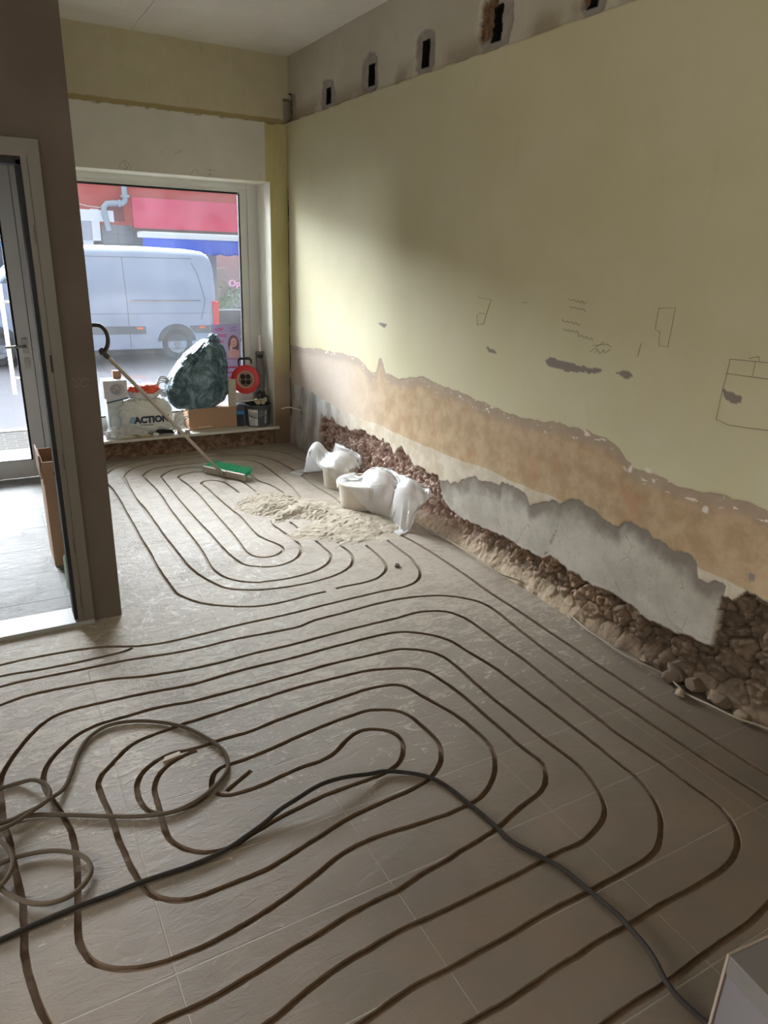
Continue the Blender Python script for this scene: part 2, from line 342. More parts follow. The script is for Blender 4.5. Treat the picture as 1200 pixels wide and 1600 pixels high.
# ---- milled heating grooves (traced, then laid on the floor plane)
def cr(ox, oy, k, L): return [(ox+a/k, oy+b/k) for a, b in L]
A = lambda L: cr(170, 680, 4.615, L)
B = lambda L: cr(400, 680, 4.286, L)
G3 = lambda L: cr(170, 900, 4, L)
G4 = lambda L: cr(450, 880, 2.6667, L)
q00 = lambda L: cr(0, 1000, 4, L); q10 = lambda L: cr(300, 1000, 4, L); q20 = lambda L: cr(600, 1000, 4, L); q30 = lambda L: cr(900, 1000, 4, L)
q01 = lambda L: cr(0, 1300, 4, L); q11 = lambda L: cr(300, 1300, 4, L); q21 = lambda L: cr(600, 1300, 4, L); q31 = lambda L: cr(900, 1300, 4, L)
GROOVES = [
 # inner hairpin of the near field
 q10([(370,815),(300,870),(215,945)]),
 q10([(150,955),(190,980),(240,975),(340,945),(470,895),(600,830),(700,790),(800,760),(880,720),(930,670),(980,610),(1040,570),(1110,555)])+q20([(0,560),(60,580),(100,610),(120,660),(120,720),(95,770),(50,805),(0,835)])+q10([(1080,880),(950,925),(800,985),(650,1060),(550,1110),(450,1170)])+q11([(330,40),(250,100),(120,130),(60,132),(0,125)])+q01([(1160,110),(1110,90),(1060,50),(1030,0)])+q00([(1030,1180),(1010,1110),(990,1040),(965,960),(965,890),(1000,830),(1060,770),(1150,720),(1230,690)]),
 q20([(60,435),(0,435)])[1:]+q10([(1110,435),(1020,465),(900,505),(780,555),(660,605),(540,660),(440,705),(340,745),(240,775),(170,800),(130,840),(118,900),(130,945),(80,985),(0,1040)])+q00([(1100,1070),(1000,1090),(920,1075),(870,1010),(850,930),(870,850),(930,790),(1000,740),(1080,705)])+q10([(0,685),(110,650),(150,630),(300,590),(370,570),(500,515),(650,460),(800,405),(950,355),(1100,305),(1200,285)])+q20([(80,275),(150,295),(230,345),(330,400),(450,470),(560,560),(630,620),(680,690),(695,760),(690,840),(650,930),(600,990),(510,1040),(420,1080),(300,1120),(160,1170),(60,1195)])+q21([(0,18)])+q11([(1080,60),(950,130),(860,200),(750,290),(620,390),(500,470),(380,550),(250,620),(120,700),(0,750)])+q01([(1100,790),(1000,830),(850,860),(720,865),(600,830),(530,770),(490,680),(485,560),(485,400),(485,230),(470,100),(450,0)])+q00([(420,1150),(380,1080),(330,1010),(285,940),(270,860),(300,770),(380,680),(470,600),(560,550),(650,515),(800,475),(950,430),(1100,400)])+q10([(0,385),(150,345),(350,295),(550,240),(700,200),(850,155),(1000,120),(1200,75)])+q20([(100,55),(250,65),(340,90),(410,130),(480,190),(570,270),(680,365),(800,460),(950,580),(1080,680)])+q30([(0,765),(60,830),(120,905),(160,970),(180,1040),(178,1100),(150,1160),(105,1200)])+q31([(60,55),(0,85)])+q21([(1050,150),(900,235),(700,335),(500,435),(300,530),(150,590),(0,670)])+q11([(1100,730),(1000,790),(880,860),(780,950),(680,1020),(580,1120),(480,1195),(330,1290),(150,1380)]),
 q20([(0,435),(60,435),(130,455),(190,490),(240,540),(300,595),(345,645),(360,700),(355,760),(320,830),(270,880),(130,955),(0,1010)])+q10([(1050,1080),(950,1130),(860,1190)])+q11([(700,90),(560,180),(450,245),(350,285),(200,345),(80,390)])+q01([(1200,420),(1100,430),(1020,420),(950,395),(900,350),(860,290),(820,220),(780,130),(740,40)])+q00([(730,1200),(700,1120),(650,1010),(620,930),(610,890),(640,840),(720,750),(800,670),(900,615),(1050,560),(1150,525)])+q10([(0,510),(80,485),(250,430),(400,380),(520,340),(650,300),(800,260),(950,225),(1100,190)])+q20([(0,182),(120,175),(240,185),(300,215),(380,265),(460,325),(540,390),(640,480),(750,570),(860,670),(970,745),(1010,800),(1015,870),(990,940),(940,985),(850,1045),(760,1130),(700,1180)])+q21([(600,50),(480,120),(380,190),(270,245),(170,310),(60,380)])+q11([(1200,400),(1100,455),(960,530),(800,640),(640,730),(500,820),(400,880),(250,970),(120,1050),(0,1105)])+q01([(1100,1140),(1000,1190),(850,1270),(650,1340),(480,1330),(360,1270),(270,1150),(230,1050),(180,900),(155,760),(150,620),(143,450),(110,300),(85,160),(50,0)])+q00([(40,1200),(25,1150),(15,1050),(5,960),(2,890),(18,830),(100,700),(220,560),(330,480),(450,435),(600,400),(800,355),(1000,315),(1200,280)])+q10([(150,235),(330,185),(480,150),(640,110),(800,65),(950,25)])+G4([(440,288),(540,290),(620,305),(680,325),(760,375),(860,435),(960,510),(1080,600)])+q30([(0,560),(130,660),(250,760),(370,850),(440,930),(500,1010),(530,1100)])+q31([(530,0),(520,70),(490,130),(430,180),(330,240),(200,310),(80,380)])+q21([(1200,415),(1050,490),(900,575),(780,650),(600,750),(480,820),(350,890),(220,945),(120,1010),(0,1100)])+q11([(1060,1200),(900,1290)]),
 [(-60,1120)]+q00([(0,410),(100,370),(200,340),(400,300),(600,262),(700,245),(900,228),(1050,205),(1200,180)])+q10([(200,135),(400,80),(600,36)])+G4([(300,265),(430,235),(540,205),(620,198),(680,205),(740,230),(800,270),(880,330),(980,400),(1080,480)])+q30([(0,385),(130,485),(250,580),(400,680),(530,770),(680,885),(820,980),(900,1040),(960,1110),(1000,1180)])+q31([(1015,60),(1005,120),(970,180),(910,240),(830,290),(730,350),(600,415),(480,490),(370,560),(250,630),(120,700),(0,785)])+q21([(1080,850),(970,930),(850,1010),(730,1090),(620,1150),(450,1250)]),
 [(-60,1092)]+q00([(0,295),(150,255),(400,205),(600,165),(800,125),(1000,95),(1200,60)])+G3([(800,392),(1000,355),(1200,315)])+G4([(100,240),(220,210),(350,175),(460,150),(560,137),(660,135),(750,148),(820,170),(880,210),(960,275),(1050,345),(1130,405)])+q30([(0,205),(150,310),(300,410),(450,510),(600,610),(750,710),(900,810),(1050,905),(1200,1000)])+[(1260,1300)],
 q31([(1330,330),(1200,455),(1100,560),(960,660),(840,740),(720,830),(600,920),(520,980),(380,1060),(250,1150),(120,1250)]),
 [(-60,1055)]+q00([(0,158),(170,118),(400,75),(620,45),(780,40),(860,40)])+G3([(300,425),(430,400),(600,360),(800,310),(1000,265),(1200,220)])+G4([(130,180),(260,148),(400,115),(480,100),(530,80),(550,55),(545,20)])+B([(1070,870),(1040,825),(980,780),(900,720),(840,670),(760,600)]),
 [(-60,1073)]+q00([(0,228),(200,195),(400,157),(600,115),(700,92),(780,72)])+q00([(830,50)]),
 # outermost line that runs on along the wall
 B([(930,650),(1050,710),(1190,795)])+G4([(740,50),(830,115),(930,180),(1050,260)])+q30([(0,60),(120,145),(250,230),(400,330),(550,430),(700,525),(850,620),(1000,715),(1200,840)])+[(1270,1250)],
 # far field, outermost first
 [(162,752)]+A([(10,370),(60,440),(150,600),(240,760),(290,840),(350,950),(420,1050),(470,1120)])+G3([(420,110),(460,130),(540,160),(640,180),(800,192),(950,188),(1080,165),(1200,135)])+G4([(100,130),(158,118)]),
 [(162,752),(163,744)]+A([(0,268),(60,230),(230,185),(400,160),(600,140),(760,122),(870,103),(970,98),(1080,103),(1200,115)])+B([(200,122),(300,160),(420,225),(560,330),(700,440)]),
 G4([(200,106),(230,98),(340,75),(390,50),(412,20)])+B([(860,850),(800,790),(700,710),(620,650),(540,580)]),
 B([(640,560),(540,430),(420,355),(350,310),(300,265),(220,215),(110,160),(0,135)])+A([(1000,140),(850,142),(700,155),(550,170),(400,190),(230,220),(150,255),(115,290),(120,320),(150,380),(200,460),(260,530),(340,640),(380,700),(450,790),(530,890),(560,930),(640,1000),(740,1060),(830,1100),(950,1115),(1100,1115)])+B([(0,1035),(150,1025),(300,1000),(430,970),(550,930),(620,890),(650,850),(640,800),(600,760),(540,720),(480,660),(400,590)]),
 B([(300,420),(225,335),(130,260),(50,200)])+A([(1110,210),(1040,185),(950,178),(820,182),(680,198),(500,215),(350,235),(280,260),(250,290),(260,310),(320,370),(380,440),(430,520),(500,610),(570,700),(640,790),(690,870),(730,940),(790,1000),(880,1040),(1000,1060),(1100,1062)])+B([(0,985),(150,970),(300,940),(420,900),(490,850),(500,800),(450,750),(380,690),(300,640),(230,580)]),
 A([(1330,470),(1180,365),(1080,330),(1020,280),(960,248),(860,228),(680,230),(560,235),(460,250),(400,280),(380,305),(430,370),(500,460),(570,540),(650,630),(720,700),(800,790),(870,860),(950,920),(1020,945),(1120,948)])+B([(0,880),(100,882),(200,860),(270,825),(300,780),(290,730),(240,690),(170,640),(110,600),(95,570)]),
 A([(1100,450),(1060,410),(980,345),(860,290),(680,265),(600,268),(540,280),(500,305),(560,350),(640,420),(700,490),(770,570),(840,650),(900,720),(950,790),(1000,850),(1060,878)])+B([(0,815),(60,820),(130,805),(175,780),(185,755),(150,730),(80,705),(30,680)])+A([(1080,730),(1020,670),(950,590),(850,510),(760,430),(690,365),(660,350),(690,330),(760,325),(830,340),(880,370),(940,415)]),
]
def build_floor():
    parts = []
    for gi, g in enumerate(GROOVES):
        P = np.array([on_z(x, y)[:2] for x, y in g]); P = catmull(P, .03)
        keep = [0]
        for i in range(1, len(P)):
            if np.linalg.norm(P[i]-P[keep[-1]]) > .014: keep.append(i)
        P = P[keep]
        for _ in range(2): P[1:-1] = .25*P[:-2]+.5*P[1:-1]+.25*P[2:]
        T = np.gradient(P, axis=0); T /= np.linalg.norm(T, axis=1)[:, None]+1e-9; N = np.stack([-T[:, 1], T[:, 0]], 1)
        n = len(P); r = np.random.default_rng(100+gi)
        wob = np.convolve(r.normal(0, 1, n+8), np.ones(9)/9, 'valid')*.0022
        w1 = .0096+r.normal(0, .0008, n); w2 = .0096+r.normal(0, .0005, n)
        L = P+N*(w1+wob)[:, None]; R = P-N*(w2-wob)[:, None]
        dep = -.015+r.normal(0, .0012, n)
        V = []
        for i in range(n): V += [(*L[i], .05), (*R[i], .05), (*R[i], dep[i]), (*L[i], dep[i])]
        F = [(3, 2, 1, 0), tuple(4*(n-1)+k for k in (0, 1, 2, 3))]
        for i in range(n-1):
            a = 4*i; b = a+4
            for k in range(4): F.append((a+k, a+(k+1) % 4, b+(k+1) % 4, b+k))
        o = mesh('cut', V, F, M_slot); parts.append(o)
    bm = bmesh.new(); bx(bm, (-2.2, -2.5, -.09), (2.50, 6.115, 0))
    fl = from_bm('floor', bm, M_floor); fl.data.materials.append(M_slot)
    for o in parts: 
        bmn = bmesh.new(); bmn.from_mesh(o.data); bmesh.ops.recalc_face_normals(bmn, faces=bmn.faces); bmn.to_mesh(o.data); bmn.free()
    for k, o in enumerate(parts):
        md = fl.modifiers.new('b', 'BOOLEAN'); md.operation = 'DIFFERENCE'; md.object = o; md.solver = 'MANIFOLD' if 'MANIFOLD' in [i.identifier for i in md.bl_rna.properties['solver'].enum_items] else 'EXACT'
        try: md.material_mode = 'TRANSFER'
        except Exception: pass
    bpy.context.view_layer.update()
    me = bpy.data.meshes.new_from_object(fl.evaluated_get(bpy.context.evaluated_depsgraph_get()))
    fl.modifiers.clear(); old = fl.data; fl.data = me; me.name = 'floor'
    for o in parts: bpy.data.objects.remove(o)
    # faces below the surface belong to the slot
    mats = [m.name for m in me.materials]
    me.materials.clear(); me.materials.append(M_floor); me.materials.append(M_slot)
    for p in me.polygons: p.material_index = 0 if (p.center.z > -1e-4 or p.center.z < -.05) else 1
    print('FLOOR polys', len(me.polygons), mats)
    return struct(fl)
build_floor()

# ---- right wall: paint, old plaster, cement, hacked masonry
YZ = lambda L: sorted([(on_x(x, y, XW)[1], on_x(x, y, XW)[2]) for x, y in L])
def interp(L, y):
    s = YZ(L); return np.interp(y, [a for a, b in s], [b for a, b in s])
B_PAINT = [(452,538),(470,543),(495,545),(520,550),(545,554),(560,560),(580,582),(588,582),(592,562),(596,560),(603,583),(625,592),(655,588),(668,591),(687,603),(715,610),(743,624),(780,640),(813,652),(845,657),(883,664),(920,675),(948,685),(967,699),(981,720),(990,731),(1013,736),(1037,748),(1060,759),(1088,766),(1121,773),(1153,780),(1177,787),(1200,801),(1260,830)]
B_PALE = [(452,598),(475,605),(500,622),(530,640),(560,652),(600,668),(640,687),(700,712),(757,731),(800,752),(860,775),(940,815),(1093,890),(1200,937),(1260,965)]
B_CEM = [(676,748),(684,748),(705,755),(738,745),(757,752),(780,759),(785,752),(803,764),(822,773),(827,792),(845,783),(873,785),(901,780),(920,794),(943,811),(967,822),(985,815),(1004,829),(1027,843),(1051,862),(1074,862),(1088,885),(1090,904),(1116,908)]
B_RUB = [(495,700),(497,680),(502,647),(510,653),(518,650),(527,662),(537,665),(547,672),(557,670),(570,672),(577,680),(593,683),(607,693),(615,708),(627,697),(637,710),(643,723),(657,727),(670,737),(683,740),(691,778),(710,801),(733,815),(761,825),(789,839),(817,853),(836,867),(859,867),(883,885),(906,899),(925,913),(957,927),(985,941),(1009,965),(1037,979),(1069,990),(1097,1002)]
B_RUB2 = [(1144,937),(1167,923),(1200,937),(1260,970)]
Y0W, Y1W = .85, YF+.02
ny = int((Y1W-Y0W)/.0065)+1; nz = int(ZC/.0065)+2
yy, zz = np.meshgrid(np.linspace(Y0W, Y1W, ny), np.linspace(-.03, ZC+.02, nz), indexing='ij')
ycem_l = on_x(680, 748, XW)[1]; yrub_l = on_x(497, 690, XW)[1]; ynear = 1.566
hp = zz-(interp(B_PAINT, yy)+(fbm(yy*22, zz*22, 3, 3)-.5)*.022)
hpale = zz-(interp(B_PALE, yy)+(fbm(yy*9, zz*9, 3, 5)-.5)*.02)
zc_ = interp(B_CEM, yy)+(fbm(yy*24, zz*10, 3, 8)-.5)*.035
cem = ((yy < ycem_l) & (yy > ynear-.02)).astype(float)
hcem = np.where(cem > 0, zc_-zz, -1.0)
jag = (fbm(yy*34, zz*12, 3, 11)-.5)*.05*sstep(2.4, 4.2, yy)+(fbm(yy*18, zz*18, 3, 12)-.5)*.03
hr = np.where(yy < 1.556+.012*(fbm(zz*30, yy*0, 3, 15)-.5), interp(B_RUB2, yy), interp(B_RUB, yy))+jag-zz
hr = np.where(yy > yrub_l, -1.0, hr)
rub = sstep(-.003, .008, hr)
# masonry relief
f1, ed, val = voronoi2(yy+(fbm(yy*12, zz*12, 2, 20)-.5)*.05, (zz+(fbm(yy*12, zz*12, 2, 21)-.5)*.05)*1.25, .10, 3)
g1, ged, gval = voronoi2(yy+(fbm(yy*30, zz*30, 2, 22)-.5)*.02, zz+(fbm(yy*30, zz*30, 2, 23)-.5)*.02, .034, 9)
rough = fbm(yy*26, zz*26, 5, 31, .6)
far = sstep(2.3, 3.6, yy)
stone = .060*sstep(0, .12, ed)*(.35+.65*val)+.018*sstep(0, .3, ged)*gval+.03*(rough-.5)
chip = .028*sstep(0, .35, ged)*gval+.05*(fbm(yy*40, zz*14, 4, 33)-.5)+.012*val
dep = .075-(stone*(1-far)+chip*far)
dep = np.clip(dep*sstep(0, .035, hr), .0, .2)
# fine loose rubble lying against the foot of the wall
top = .16+.10*fbm(yy*2.2, zz*0, 2, 40)-.05*far
heap = sstep(top, -.01, zz)
cut = .055+(-.065)*heap+.03*(fbm(yy*16+zz*4, zz*9, 4, 41)-.5)
dep = np.where((hr > 0) & (zz < top), np.minimum(dep, np.maximum(cut, -.02))*heap+dep*(1-heap), dep)
dep = dep+np.where((yy < 2.0) & (zz < .2), .05*sstep(2.0, 1.5, yy)*sstep(.2, 0, zz), 0)
heapm = heap*rub
# plaster thickness changes
x = XW+dep
x = x+.0025*sstep(.003, -.003, hp)*(1-rub)+.003*sstep(-.004, .004, hcem)*(1-rub)
x = x+.006*(fbm(yy*1.6, zz*1.6, 3, 50)-.5)
zl = 2.662+(fbm(yy*8, zz*0, 3, 60)-.5)*.014
strip = sstep(-.002, .004, zz-zl); x = x+.014*strip
# beam pockets
def pk(bx0, by0, bx1, by1):
    a = on_x(bx0, (by0+by1)/2, XW); b = on_x(bx1, (by0+by1)/2, XW); c = on_x((bx0+bx1)/2, by0, XW); d = on_x((bx0+bx1)/2, by1, XW)
    return ((a[1]+b[1])/2, (c[2]+d[2])/2, abs(a[1]-b[1])/2, abs(c[2]-d[2])/2)
pmask = np.zeros_like(yy); brick = np.zeros_like(yy); slotm = np.zeros_like(yy)
for k, (pb, sb) in enumerate([((441,147,460,192),(441,149,451,186)), ((498,122,520,175),(506,138,511,160)), ((563,82,587,147),(572,101,579,132)), ((646,42,677,119),(655,64,664,102)), ((744,-12,793,82),(764,8,776,62)), ((905,-60,945,26),(914,-40,927,8))]):
    cy, cz, hy, hz = pk(*pb); r = ((np.abs(yy-cy)/hy)**2.6+(np.abs(zz-cz)/hz)**2.6)**(1/2.6)+(fbm(yy*20, zz*20, 3, 70+k)-.5)*.5
    m_ = sstep(1.06, .97, r); m_ = np.where(zz < zl, 0, m_); pmask = np.maximum(pmask, m_)
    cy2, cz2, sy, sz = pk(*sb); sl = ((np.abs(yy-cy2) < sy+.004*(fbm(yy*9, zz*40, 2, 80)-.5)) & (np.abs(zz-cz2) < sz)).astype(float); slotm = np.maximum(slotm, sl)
    if k in (0, 4, 5): brick = np.maximum(brick, m_*(sstep(cy2-.005, cy2+.03, yy) if k != 0 else 0)*sstep(cz-.6*hz, cz-.3*hz, zz))
x = x+pmask*(.012+.010*(fbm(yy*25, zz*25, 3, 90)-.5))+brick*.03*fbm(yy*25, zz*25, 4, 91)
x = np.where(slotm > 0, XW+.195, x)
slot_shade = slotm.copy()  # slot mask spread wider, so painted shade covers the slot sides
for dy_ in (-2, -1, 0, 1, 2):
    for dz_ in (-1, 0, 1): slot_shade = np.maximum(slot_shade, np.roll(slotm, (dy_, dz_), (0, 1)))
# grey scars in the paint
scar = np.zeros_like(yy)
wy = yy+(fbm(yy*22, zz*22, 3, 95)-.5)*.035; wz = zz+(fbm(yy*22, zz*22, 3, 96)-.5)*.018
for poly in ([(849,563),(862,558),(880,565),(905,571),(942,578),(935,584),(905,582),(880,579),(858,572)], [(961,581),(975,579),(988,588),(980,594)], [(1129,608),(1162,617),(1160,628),(1146,631),(1135,622)], [(757,542),(770,546),(776,552),(765,552)], [(590,504),(606,507),(601,513)], [(1168,894),(1180,898),(1178,909),(1168,908)]):
    pts = [tuple(on_x(a, b, XW)[1:3]) for a, b in poly]; scar = np.maximum(scar, inpoly(wy, wz, pts).astype(float))
chipw = np.zeros_like(yy)
for (a, b, ry, rz) in ((1103,797,.013,.016), (1022,752,.006,.008), (1014,736,.02,.012), (985,733,.012,.02)):
    p = on_x(a, b, XW); chipw = np.maximum(chipw, sstep(1.1, .8, np.hypot((wy-p[1])/ry, (wz-p[2])/rz)))
x = x+.0015*scar
# shallow corner crack against the front wall, its deep shade painted in
wcr = .022+.030*(fbm(zz*9, yy*0, 3, 99)-.35); crack = ((yy > YF-wcr) & (zz > .25) & (zz < 2.25)).astype(float)*(fbm(zz*14, yy*0, 2, 98) > .3)
x = np.where(crack > 0, x+.007, x)
hole = on_x(468, 643, XW); hm = sstep(1.1, .8, np.hypot((wy-hole[1])/.05, (wz-hole[2])/.045)); x = x+.07*hm
def wall_mat():
    t = NT('right_wall_layers'); s = t.sep(); z = s[2]; y = s[1]
    n1 = t.noise(2.2, 4); n2 = t.noise(9, 5, .6); n3 = t.noise(45, 5, .65); nv = t.noise(5, 5, .6, stretch=(1, 1.6, .5))
    paint = t.mix(t.ramp(n1, .3, .7), lin(206, 198, 163), lin(211, 204, 173)); paint = t.mix(t.math('MULTIPLY', n3, .10), paint, lin(170, 160, 125))
    paint = t.mix(t.ramp(nv, .62, .8, 0, .25), paint, lin(178, 168, 148))
    tan = t.mix(t.ramp(n2, .35, .65), lin(172, 146, 112), lin(190, 165, 132)); tan = t.mix(t.ramp(t.noise(6, 4, .5), .55, .75, 0, .5), tan, lin(176, 128, 92))
    tan = t.mix(t.ramp(n3, .5, .8, 0, .4), tan, lin(200, 180, 150))
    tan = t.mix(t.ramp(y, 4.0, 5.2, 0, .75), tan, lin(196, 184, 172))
    rim = t.attr('hp'); rimm = t.ramp(rim, -.085, -.03)
    tan = t.mix(t.math('MULTIPLY', rimm, .6), tan, lin(163, 146, 132))
    white = t.math('MULTIPLY', t.ramp(rim, -.07, -.035), t.ramp(t.noise(26, 3, .6, stretch=(1, .6, 1.8)), .62, .66))
    tan = t.mix(white, tan, lin(225, 216, 200))
    pale = t.mix(t.ramp(n2, .35, .65), lin(186, 170, 146), lin(205, 194, 176))
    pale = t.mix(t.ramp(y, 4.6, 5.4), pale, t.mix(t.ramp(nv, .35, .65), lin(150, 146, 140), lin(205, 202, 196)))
    hc = t.attr('hcem')
    cem = t.mix(t.ramp(t.noise(3.2, 5, .6), .35, .65), lin(163, 155, 142), lin(190, 183, 170)); cem = t.mix(t.ramp(n3, .55, .75, 0, .5), cem, lin(130, 122, 110))
    wet = t.ramp(t.math('ADD', hc, t.math('MULTIPLY', t.math('SUBTRACT', t.noise(7, 4), .5), .22)), .13, .015)
    cem = t.mix(t.math('MULTIPLY', wet, .9), cem, lin(122, 112, 100))
    cr_ = t.voro(4.2, 'DISTANCE_TO_EDGE', vec=t.obj()); cem = t.mix(t.math('MULTIPLY', t.ramp(cr_, .007, .002), t.ramp(n2, .5, .62, 0, .7)), cem, lin(96, 86, 76))
    v = t.attr('val'); g = t.attr('gval'); e = t.attr('edge')
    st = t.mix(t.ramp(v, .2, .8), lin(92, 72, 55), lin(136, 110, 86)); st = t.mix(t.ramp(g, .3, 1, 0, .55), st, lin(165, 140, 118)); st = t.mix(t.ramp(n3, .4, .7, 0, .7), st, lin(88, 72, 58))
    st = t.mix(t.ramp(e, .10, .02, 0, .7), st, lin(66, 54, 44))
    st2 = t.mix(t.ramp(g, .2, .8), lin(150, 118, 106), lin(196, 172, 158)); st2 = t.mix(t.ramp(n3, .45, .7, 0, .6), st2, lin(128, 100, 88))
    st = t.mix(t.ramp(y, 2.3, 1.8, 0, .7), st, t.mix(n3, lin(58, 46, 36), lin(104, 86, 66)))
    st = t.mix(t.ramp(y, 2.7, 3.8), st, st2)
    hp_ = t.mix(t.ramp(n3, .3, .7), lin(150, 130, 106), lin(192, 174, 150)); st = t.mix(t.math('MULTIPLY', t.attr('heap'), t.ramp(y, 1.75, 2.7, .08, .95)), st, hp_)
    up = t.mix(t.ramp(n1, .3, .7), lin(192, 184, 166), lin(206, 200, 184)); up = t.mix(t.ramp(nv, .6, .8, 0, .5), up, lin(170, 152, 118))
    low = t.math('MULTIPLY', t.ramp(z, 2.80, 2.69), t.ramp(t.noise(2.4, 4, .5), .42, .56)); up = t.mix(t.math('MULTIPLY', low, .85), up, lin(158, 144, 122))
    pm = t.mix(t.ramp(n2, .3, .7), lin(146, 139, 132), lin(168, 160, 152)); pm = t.mix(t.attr('brick'), pm, t.mix(t.ramp(n3, .3, .7), lin(86, 62, 44), lin(140, 110, 86)))
    up = t.mix(t.attr('pmask'), up, pm); up = t.mix(t.attr('slot'), up, lin(9, 8, 7))  # near-black shade of the deep slots put into the colour
    col = t.mix(t.ramp(t.math('ADD', rim, t.math('MULTIPLY', t.math('SUBTRACT', n3, .5), .008)), -.002, .002), tan, paint)
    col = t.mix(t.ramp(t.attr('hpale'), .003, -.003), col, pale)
    col = t.mix(t.ramp(t.math('ADD', hc, t.math('MULTIPLY', t.math('SUBTRACT', n3, .5), .02)), -.002, .002), col, cem)
    col = t.mix(t.attr('scar'), col, lin(140, 129, 120)); col = t.mix(t.attr('chip'), col, lin(226, 218, 204))
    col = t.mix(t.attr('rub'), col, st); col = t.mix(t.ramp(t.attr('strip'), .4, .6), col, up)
    col = t.mix(t.attr('crack'), col, lin(22, 17, 14)); col = t.mix(t.attr('hole'), col, lin(70, 62, 55))
    h = t.math('ADD', t.math('MULTIPLY', n3, t.ramp(t.attr('rub'), 0, 1, .25, 1.6)), t.math('MULTIPLY', n2, .5))
    return t.bsdf(col, .85, bump=h, bstr=.45, bdist=.006, spec=.25)
P = np.stack([x, yy, zz], -1)
wr = grid_mesh('wall_right', P, wall_mat(), attrs=dict(hp=hp, hpale=hpale, hcem=hcem, rub=rub, val=val, gval=gval, edge=ed, heap=heapm, strip=strip, pmask=pmask, brick=brick, slot=slot_shade, scar=scar, chip=chipw, crack=crack, hole=hm))
wr.data.flip_normals(); struct(wr)
M_plain = mat('plain_plaster', (196, 188, 160), .85)
wb = boxes('wall_right_rear', [((XW, -2.5, -.05), (XW+.12, Y0W+.01, ZC)), ((XW+.2, Y0W, -.1), (XW+.3, YF+.3, ZC+.1))], M_plain); struct(wb)
# pencil sketches on the paint
def pen(L, dx=-.0006): return [tuple(on_x(a, b, XW)+np.array([dx, 0, 0])) for a, b in L]
pc = lambda L: cr(730, 440, 2.553, L)
M_pencil = mat('pencil_line', (138, 128, 104), .8)
marks = [pen([(1141,561),(1170,564),(1205,567)]), pen([(1134,583),(1160,587),(1205,593)]), pen([(1141,561),(1136,583),(1129,610),(1119,655),(1138,664),(1170,669),(1205,673)]), pen([(1181,564),(1176,588)]), pen([(1170,560),(1186,557),(1187,564)]),
 pen(pc([(765,107),(832,103),(800,262),(765,255),(768,200),(750,190),(765,107)])), pen(pc([(40,62),(95,72),(75,135),(65,170),(40,172),(38,135),(50,125),(70,128)])), pen(pc([(490,280),(545,240)])), pen(pc([(500,255),(560,250),(575,262)])), pen(pc([(510,285),(520,268),(530,288),(545,272),(550,285),(570,270)])), pen(pc([(680,300),(695,245)])), pen(pc([(220,83),(240,84)]))]
for (a, b, n_) in ((405,70,9), (410,100,8), (380,155,9), (385,190,8), (440,215,8)):
    marks.append(pen(pc([(a+i*9, b+i*2+(5 if i % 2 else -4)*(.4+random.random())) for i in range(n_)])))
bm = bmesh.new()
for mk in marks: tube_bm(bm, mk, .0011, 4)
from_bm('pencil_marks', bm, M_pencil, wr)

# ---- front wall
def front_mat():
    t = NT('front_wall_layers'); s = t.sep(); X, Z = s[0], s[2]
    n1 = t.noise(2.5, 4); n2 = t.noise(9, 5, .6); n3 = t.noise(45, 5, .65); nv = t.noise(6, 5, .6, stretch=(1.6, 1, .4))
    yel = t.mix(t.ramp(nv, .4, .7), lin(200, 190, 138), lin(188, 176, 122)); yel = t.mix(t.math('MULTIPLY', n3, .2), yel, lin(150, 140, 110))
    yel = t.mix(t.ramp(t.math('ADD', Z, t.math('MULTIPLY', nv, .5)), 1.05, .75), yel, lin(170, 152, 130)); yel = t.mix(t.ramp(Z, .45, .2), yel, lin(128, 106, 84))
    band = t.mix(t.ramp(n2, .2, .8), lin(186, 176, 146), lin(196, 186, 158)); band = t.mix(t.ramp(nv, .6, .8, 0, .4), band, lin(150, 136, 104))
    brd = t.mix(t.ramp(n1, .3, .7), lin(206, 202, 190), lin(216, 212, 202)); brd = t.mix(t.ramp(n3, .68, .75, 0, .6), brd, lin(140, 130, 115))
    col = t.mix(t.ramp(X, 2.243, 2.247), brd, yel)
    zb = t.math('ADD', Z, t.math('MULTIPLY', t.math('SUBTRACT', t.noise(12, 4, .6), .5), .02))
    col = t.mix(t.ramp(zb, 2.645, 2.65), col, lin(160, 144, 100)); col = t.mix(t.ramp(zb, 2.675, 2.685), col, band)
    col = t.mix(t.math('MULTIPLY', t.ramp(zb, 2.655, 2.65), t.math('MULTIPLY', t.ramp(zb, 2.632, 2.638), t.ramp(n2, .5, .6, 0, .6))), col, lin(130, 115, 85))
    return t.bsdf(col, .85, bump=t.math('ADD', n3, n2), bstr=.25, bdist=.004, spec=.25)
M_front = front_mat()
XR = 2.285                                 # window reveal
XL = .635                                   # left reveal of the window
wf = boxes('wall_front', [((XR, YF, -.05), (XW+.2, YG+.17, 2.215)), ((.55, YF, 2.215), (XW+.2, YG+.17, 2.65)), ((.55, YF-.012, 2.648), (2.400, YG+.17, ZC+.05)), ((2.400, YF-.012, 2.83), (XW+.2, YG+.17, ZC+.05)), ((2.400, YF+.10, 2.648), (XW+.2, YG+.17, 2.83)), ((.55, YF, -.05), (XL, YG+.17, 2.215)), ((XL, YF+.07, -.8), (XR, YG+.17, .115)),
                        ((-2.2, 5.86, 2.24), (.60, YG+.17, ZC+.05)), ((-2.2, 5.86, -.8), (-.70, YG+.17, 2.24))], M_front); struct(wf)
M_bounce_cut = mat('bounce_cut_skin', (70, 66, 64), .8)  # dark outer skin, added to cut light bounced onto the van
